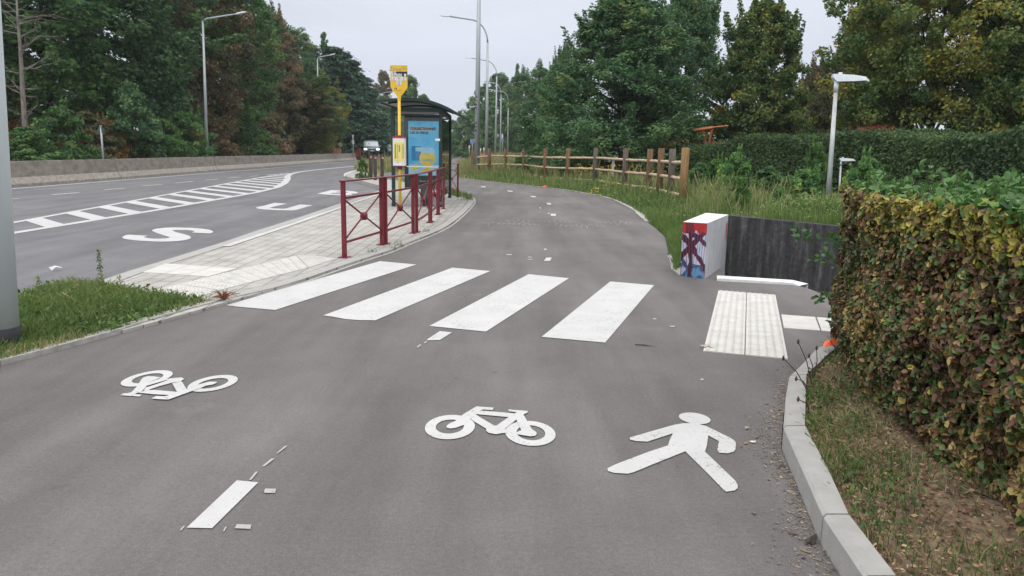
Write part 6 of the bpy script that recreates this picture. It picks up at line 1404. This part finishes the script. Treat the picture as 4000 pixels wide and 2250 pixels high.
# tall seed stalks near the fence end
P = np.array([G(x, y, .15)[:2] for x, y in zip(rng.uniform(2690, 2950, 450), rng.uniform(775, 862, 450))]); P = P[~inpoly(P, blkp)]; n = len(P)
o = blades('dry_stalks', P, relev(P), rng.uniform(.25, .72, n), np.full(n, .010), .66+rng.normal(size=n)*.14, .5, rng=rng); tag(o, 'brownish seed stalks behind the graffiti block near the fence end', 'grass')
P = np.array([G(x, y, 0)[:2] for x, y in zip(rng.uniform(1790, 2010, 2600), rng.uniform(645, 692, 2600))]); P = P[~inpoly(P, path_poly)]; n = len(P)
o = blades('dry_stalks', P, relev(P), rng.uniform(.4, .95, n), np.full(n, .035), .78+rng.normal(size=n)*.10, .35, rng=rng); tag(o, 'straw coloured tall grass around the foot of the tallest lamp post', 'grass')
P = np.array([G(x, y, 0)[:2] for x, y in zip(rng.uniform(1885, 2100, 1500), rng.uniform(622, 650, 1500))]); n = len(P)
o = blades('dry_stalks', P, relev(P), rng.uniform(.6, 1.3, n), np.full(n, .06), .82+rng.normal(size=n)*.08, .35, rng=rng); tag(o, 'reddish dry grass behind the fence below the curved arm lamps', 'grass')
# yellow flowers
MT['flower'] = mat('yellow flower heads', (.72, .48, .02), .6, var=.15, scale=20)
MT['whiteflower'] = mat('white petals', (.70, .70, .68), .6, var=.05)
def flowers(name, n, xr_, yr_, zf, hr, size, m, label, h_of=None):
    C = []
    for _ in range(n):
        g_ = G(rng.uniform(*xr_), rng.uniform(*yr_), zf)[:2]; C.append((*g_, float(relev(np.array([g_]))[0])+rng.uniform(*hr)))
    C = np.array(C); cl = np.repeat(C, 5, 0)+rng.normal(size=(n*5, 3))*size*np.array([1.2, 1.2, .3]); N = unit(np.array([0, -.5, 1.])+rng.normal(size=cl.shape)*.3); A = rng.normal(size=cl.shape)
    V, Fq = leaf_quads(cl, A, N, np.full(len(cl), size), np.full(len(cl), size*.9)); o = npmesh(name, V, Fq, m); tag(o, label, 'flowers', kind='stuff')
flowers('yellow_flowers', 150, (2240, 2620), (700, 722), .1, (.30, .80), .035, 'flower', 'yellow tansy flowers behind the wooden fence rails')
flowers('yellow_flowers', 12, (2310, 2430), (745, 765), .1, (.15, .4), .03, 'flower', 'small yellow flower clumps in the grass in front of the fence')
flowers('pale_flowers', 60, (2640, 3150), (800, 880), .3, (.1, .35), .010, 'whiteflower', 'tiny pale flowers dotting the grass above the dark wall')

# left island grass
P = np.array([G(x, y, .03)[:2] for x, y in zip(rng.uniform(-500, 860, 46000), rng.uniform(1105, 1520, 46000))]); k = inpoly(P, isl_w); P = P[k]; n = len(P); de = distpoly(P, isl_w)
P2 = P+rng.normal(size=P.shape)*.01; tn = vnoise(P2, 3.2, 7)
h = (.028+.055*smooth01(de/.4)+.035*np.clip(tn, -.5, 1))*rng.uniform(.4, 1.6, n)
T = .43+.16*tn+.10*vnoise(P2, 9, 1)+rng.normal(size=n)*.11+.35*smooth01((.12-de)/.1)*(rng.random(n) < .6)+.4*(rng.random(n) < .06)
o = blades('island_grass', P2, np.full(n, .034), h, np.full(n, .0065), T, .9, rng=rng); tag(o, 'grass island between the cycle path and the carriageway', 'grass')
P = np.array([G(x, y, .03)[:2] for x, y in zip(rng.uniform(40, 800, 1200), rng.uniform(1125, 1330, 1200))]); P = P[inpoly(P, isl_w)]; n = len(P)
C = np.column_stack([P, rng.uniform(.03, .09, n)]); C = np.repeat(C, 3, 0)+rng.normal(size=(n*3, 3))*.02; V, Fq = leaf_quads(C, rng.normal(size=C.shape), unit(np.array([0, 0, 1.])+rng.normal(size=C.shape)*.5), rng.uniform(.03, .07, len(C)), rng.uniform(.015, .03, len(C)))
o = npmesh('island_weeds', V, Fq, 'grass', np.clip(.3+rng.normal(size=len(C))*.1, .01, .99)); tag(o, 'broad leaved weeds in the grass island', 'weeds', kind='stuff')
C = np.array([(*G(x, y, .1)[:2], rng.uniform(.06, .10)) for x, y in zip(rng.uniform(318, 435, 26), rng.uniform(1135, 1152, 26))]); V, Fq = leaf_quads(C, rng.normal(size=C.shape), unit(np.array([0, -.6, 1.])+rng.normal(size=C.shape)*.2), np.full(26, .020), np.full(26, .018)); o = npmesh('daisies', V, Fq, 'whiteflower'); tag(o, 'white daisies at the back of the grass island', 'flowers', kind='stuff')
for px, yb, yt, lab, tn in ((398, 1150, 985, 'tall seeding dock stalk rising from the grass island', .30), (155, 1170, 1090, 'short fuzzy weed stalk near the grey lamp post', .45), (470, 1150, 1085, 'thin pinkish weed stalk at the platform corner', .7)):
    g_ = G(px, yb, .03); hh = D(px, yt, g_[1])[2]; t = thing('weed', lab, 'weed', g_); mb = MB(); mb.tube([(0, 0, 0), (.01, 0, hh*.5), (0, .01, hh)], [.005, .004, .002], 5, cap=False); mb.build('stem', 'straw', t)
    m_ = int(420*hh); zz = rng.random(m_)**.8*hh*.92+.06*hh; C = np.column_stack([rng.normal(size=m_)*.022*(1.3-zz/hh), rng.normal(size=m_)*.022*(1.3-zz/hh), zz]); V, Fq = leaf_quads(C, rng.normal(size=C.shape)+np.array([0, 0, -.6]), unit(rng.normal(size=C.shape)), rng.uniform(.012, .034, m_), rng.uniform(.006, .014, m_)); npmesh('leaves', V, Fq, 'grass', np.clip(tn+rng.normal(size=m_)*.1, .01, .99), parent=t)
# reddish dry weed at the platform edge and small weeds by the railing feet
MT['redweed'] = mat('reddish dry weed', (.22, .09, .04), .9, var=.3, scale=30)
g_ = G(876, 1172, .03); t = thing('dry_weed', 'reddish dry weed growing from the platform kerb beside the first stripe', 'weed', g_); mb = MB()
for i in range(60):
    a = rng.uniform(0, 6.28); L_ = rng.uniform(.04, .16); e = np.array([math.cos(a)*L_, math.sin(a)*L_*.7, rng.uniform(.01, .10)]); mid = e*.5+np.array([0, 0, .03]); mb.tube([(0, 0, 0), tuple(mid), tuple(e)], [.004, .003, .0015], 4, cap=False)
mb.build('stems', 'redweed', t)
for i, (px, py, lab) in enumerate(((1453, 986, 'small weed tuft on the platform between the first two railing posts'), (1535, 972, 'weed tuft beside the second railing foot'), (1497, 950, 'dry weed tuft at the double railing posts'), (1560, 960, 'sparse weed right of the second railing foot'), (1665, 905, 'weed tuft beside the third railing foot'), (1815, 783, 'sprawling weed on the platform tip'))):
    g_ = G(px, py, PZ); n = 26 if i != 5 else 50; PP = rng.normal(size=(n, 2))*(.03 if i != 5 else .12); o = blades('weed_tuft', PP, np.zeros(n), rng.uniform(.02, .09, n), np.full(n, .006), .45+rng.normal(size=n)*.15, .9, kind=None, rng=rng); o.location = tuple(g_); tag(o, lab, 'weed')

# ---- bed: tufts, fallen leaves, stalks; grit by the kerb
P = np.column_stack([rng.uniform(1.0, 3.2, 60000), rng.uniform(.6, 5.6, 60000)]); k = inpoly(P, bed_pts); P = P[k]; dk = distpoly(P, kerb_in, False); tn = vnoise(P, 4.2, 17)
k = (rng.random(len(P)) < np.clip(.50*smooth01((.36-dk)/.3)*smooth01((tn+.55)*1.4)+.34*smooth01((tn-.25)*2.5)+.03, 0, 1)) & (dk > .01); P = P[k]; dk = dk[k]; tn = tn[k]; n = len(P)
o = blades('bed_grass', P, bedz(P), rng.uniform(.015, .065, n)*(1+.6*smooth01(tn)), np.full(n, .0038), .20+.12*rng.normal(size=n)+.5*(rng.random(n) < .30), 1.1, rng=rng); tag(o, 'patchy grass along the kerb of the planting bed', 'grass')
P = np.column_stack([rng.uniform(1.0, 2.6, 9000), rng.uniform(2.2, 5.5, 9000)]); P = P[inpoly(P, bed_pts)]; dk = distpoly(P, kerb_in, False); tn = vnoise(P, 3.6, 52)+.6*smooth01((P[:, 1]-3.3)/1.5); kk = rng.random(len(P)) < smooth01((tn-.1)*1.6)*smooth01((.75-dk)/.4); P = P[kk]; n = len(P)
C = np.column_stack([P, bedz(P)+rng.uniform(.005, .07, n)]); ln = rng.uniform(.012, .040, n); V, Fq = leaf_quads(C, rng.normal(size=(n, 3)), unit(np.array([0, 0, 1.])+rng.normal(size=(n, 3))*.5), ln, ln*.5); o = npmesh('bed_weeds', V, Fq, 'grass', np.clip(.16+rng.normal(size=n)*.12, .01, .99)); tag(o, 'low dark weeds between the kerb and the near hedge', 'weeds', kind='stuff')
P = np.column_stack([rng.uniform(1.0, 3.2, 42000), rng.uniform(.6, 5.6, 42000)]); P = P[inpoly(P, bed_pts)]; tn = vnoise(P, 3.4, 77); P = P[rng.random(len(P)) < .08+.8*smooth01((tn-.1)*2)]; n = len(P)
o = blades('bed_dry_grass', P, bedz(P), rng.uniform(.012, .05, n), np.full(n, .0035), .90+.07*rng.normal(size=n), 2.2, rng=rng); tag(o, 'dry tan grass clumps between the kerb and the near hedge', 'grass')
n = 60000; P = np.column_stack([rng.uniform(1.0, 3.6, n), rng.uniform(.5, 5.8, n)]); P = P[inpoly(P, bed_pts)]; n = len(P); C = np.column_stack([P, bedz(P)+rng.uniform(.004, .022, n)]); ln = rng.uniform(.006, .030, n)
V, Fq = leaf_quads(C, rng.normal(size=(n, 3))*np.array([1, 1, .25]), unit(np.array([0, 0, 1.])+rng.normal(size=(n, 3))*.45), ln, ln*rng.uniform(.15, .7, n))
MT['litterleaf'] = leafmat('fallen leaves and chips', [(.05, .03, .02), (.11, .058, .035), (.19, .105, .06), (.31, .20, .11), (.50, .37, .20)], .8, 0)
MT['gritleaf'] = leafmat('grey brown straw and grit', [(.07, .055, .045), (.14, .11, .085), (.22, .18, .135), (.33, .27, .19), (.45, .37, .26)], .9, 0)
o = npmesh('bed_litter', V, Fq, 'litterleaf', np.clip(.5+.20*rng.normal(size=n)+.22*vnoise(P, 2.6, 61), .01, .99)); tag(o, 'brown fallen leaves and wood chips covering the planting bed', 'leaf litter', kind='stuff')
n = 3000; s_ = rng.random(n); KP = np.array(kerb_out[:11]); cs_ = np.concatenate([[0], np.cumsum(np.linalg.norm(KP[1:]-KP[:-1], axis=1))]); q = s_*cs_[-1]
kx = np.interp(q, cs_, KP[:, 0]); ky = np.interp(q, cs_, KP[:, 1]); P = np.column_stack([kx-np.abs(rng.normal(size=n))*.05*(1+.9*np.sin(q*2.3)**2)-.006, ky+rng.normal(size=n)*.03-.01]); P = P[inpoly(P, path_poly)]; n = len(P)
C = np.column_stack([P, rng.uniform(.003, .008, n)]); ln = rng.uniform(.004, .022, n)*(1+1.2*(rng.random(n) < .06)); V, Fq = leaf_quads(C, rng.normal(size=(n, 3))*np.array([1, 1, .1]), unit(np.array([0, 0, 1.])+rng.normal(size=(n, 3))*.25), ln, ln*rng.uniform(.12, .5, n))
o = npmesh('kerb_debris', V, Fq, 'gritleaf', np.clip(.5+.25*rng.normal(size=n), .01, .99)); tag(o, 'dry straw and leaf debris swept along the kerb of the path', 'debris', kind='stuff')
# scattered specks on the asphalt
n = 150; P = np.array([G(x, y)[:2] for x, y in zip(rng.uniform(2500, 3080, n), rng.uniform(1090, 1900, n))]); P = P[inpoly(P, path_poly)]; n = len(P); C = np.column_stack([P, np.full(n, .006)]); ln = rng.uniform(.004, .016, n)
V, Fq = leaf_quads(C, rng.normal(size=(n, 3))*np.array([1, 1, 0]), np.tile([0, 0, 1.], (n, 1)), ln, ln*rng.uniform(.25, .7, n)); o = npmesh('path_debris', V, Fq, 'litterleaf', np.clip(.6+.3*rng.normal(size=n), .01, .99)); tag(o, 'small leaf scraps scattered on the asphalt near the tactile slabs', 'debris', kind='stuff')
# fallen leaves, litter: single things
def scrap(name, px, py, z_, size, m, lab, cat, asp=.6, hgt=.01, ang_=0.4):
    g_ = G(px, py, z_); r2 = random.Random(int(px)); n_ = 9; mb = MB(); vs = []
    for i in range(n_): a = 6.283*i/n_; q = size*.5*r2.uniform(.75, 1.15); vs.append((q*math.cos(a), q*asp*math.sin(a), r2.uniform(0, hgt)))
    vs.append((0, 0, hgt*1.2)); mb.add(vs, [(i, (i+1) % n_, n_) for i in range(n_)]); o = mb.build(name, m, loc=g_); o.rotation_euler[2] = ang_; tag(o, lab, cat); return o
scrap('litter', 216, 1056, RZ+.004, .15, 'white', 'crumpled white litter lying on the carriageway beside the grass island', 'litter', .35, .05)
scrap('litter', 3243, 1352, .16, .13, 'orangeplastic', 'orange plastic scrap on the grass at the end of the planting bed', 'litter', .5, .04)
scrap('litter', 3300, 1338, .15, .06, 'wrapblue', 'small blue wrapper beside the orange scrap', 'litter', .5, .02)
scrap('litter', 2129, 731, .01, .30, 'orangeplastic', 'orange scrap on the far path edge below the fence', 'litter', .4, .06)
scrap('leaf', 2760, 1352, .018, .12, 'rail', 'pale fallen leaf at the lower left corner of the tactile slabs', 'leaf', .3, .01, 0)
scrap('twig', 2516, 1350, .004, .17, 'bark', 'dark twig on the asphalt right of the last stripe', 'twig', .08, .008, -.2)
scrap('leaf', 2915, 1731, .004, .035, 'fallen', 'tan leaf on the asphalt beside the painted pedestrian', 'leaf', .5, .005, .9)
scrap('leaf', 2940, 1725, .004, .035, 'white', 'small pale scrap right of the painted pedestrian', 'litter', .6, .004, .1)
scrap('leaf', 3166, 2117, .004, .075, 'bark', 'dark curled leaf near the bottom of the kerb', 'leaf', .5, .02, .8)
g_ = G(3160, 1560, .12); t = thing('weed', 'spindly dark weed with bud heads leaning over the kerb', 'weed', g_); mb = MB(); bd_ = MB()
for (x, y), (x1, y1) in (((3170, 1500), (3118, 1335)), ((3175, 1480), (3160, 1390)), ((3150, 1520), (3060, 1400)), ((3180, 1470), (3190, 1360)), ((3160, 1600), (3118, 1560)), ((3150, 1510), (3110, 1480))):
    a = G(x, y, .13)-g_; b_ = D(x1, y1, G(x, y, .13)[1]-.1)-g_; mb.tube([tuple(a), tuple((a+b_)/2+np.array([.01, 0, .01])), tuple(b_)], [.0035, .0028, .002], 5, cap=False); bd_.tube([tuple(b_-np.array([0, 0, .012])), tuple(b_), tuple(b_+np.array([0, 0, .016]))], [.004, .008, .003], 6)
mb.build('stems', 'twig', t); bd_.build('buds', 'twig', t)

# ---- the air itself
hz_b = MB(); hz_b.box((-20, 140, 20), (460, 480, 44)); hzo = hz_b.build('haze', 'black'); tag(hzo, kind='stuff')
m = bpy.data.materials.new('haze'); m.use_nodes = True; n = m.node_tree; n.nodes.remove(n.nodes['Principled BSDF']); pv = n.nodes.new('ShaderNodeVolumePrincipled')
pv.inputs['Color'].default_value = (.88, .90, .94, 1); pv.inputs['Density'].default_value = .00035; n.links.new(pv.outputs[0], n.nodes['Material Output'].inputs['Volume']); hzo.data.materials[0] = m
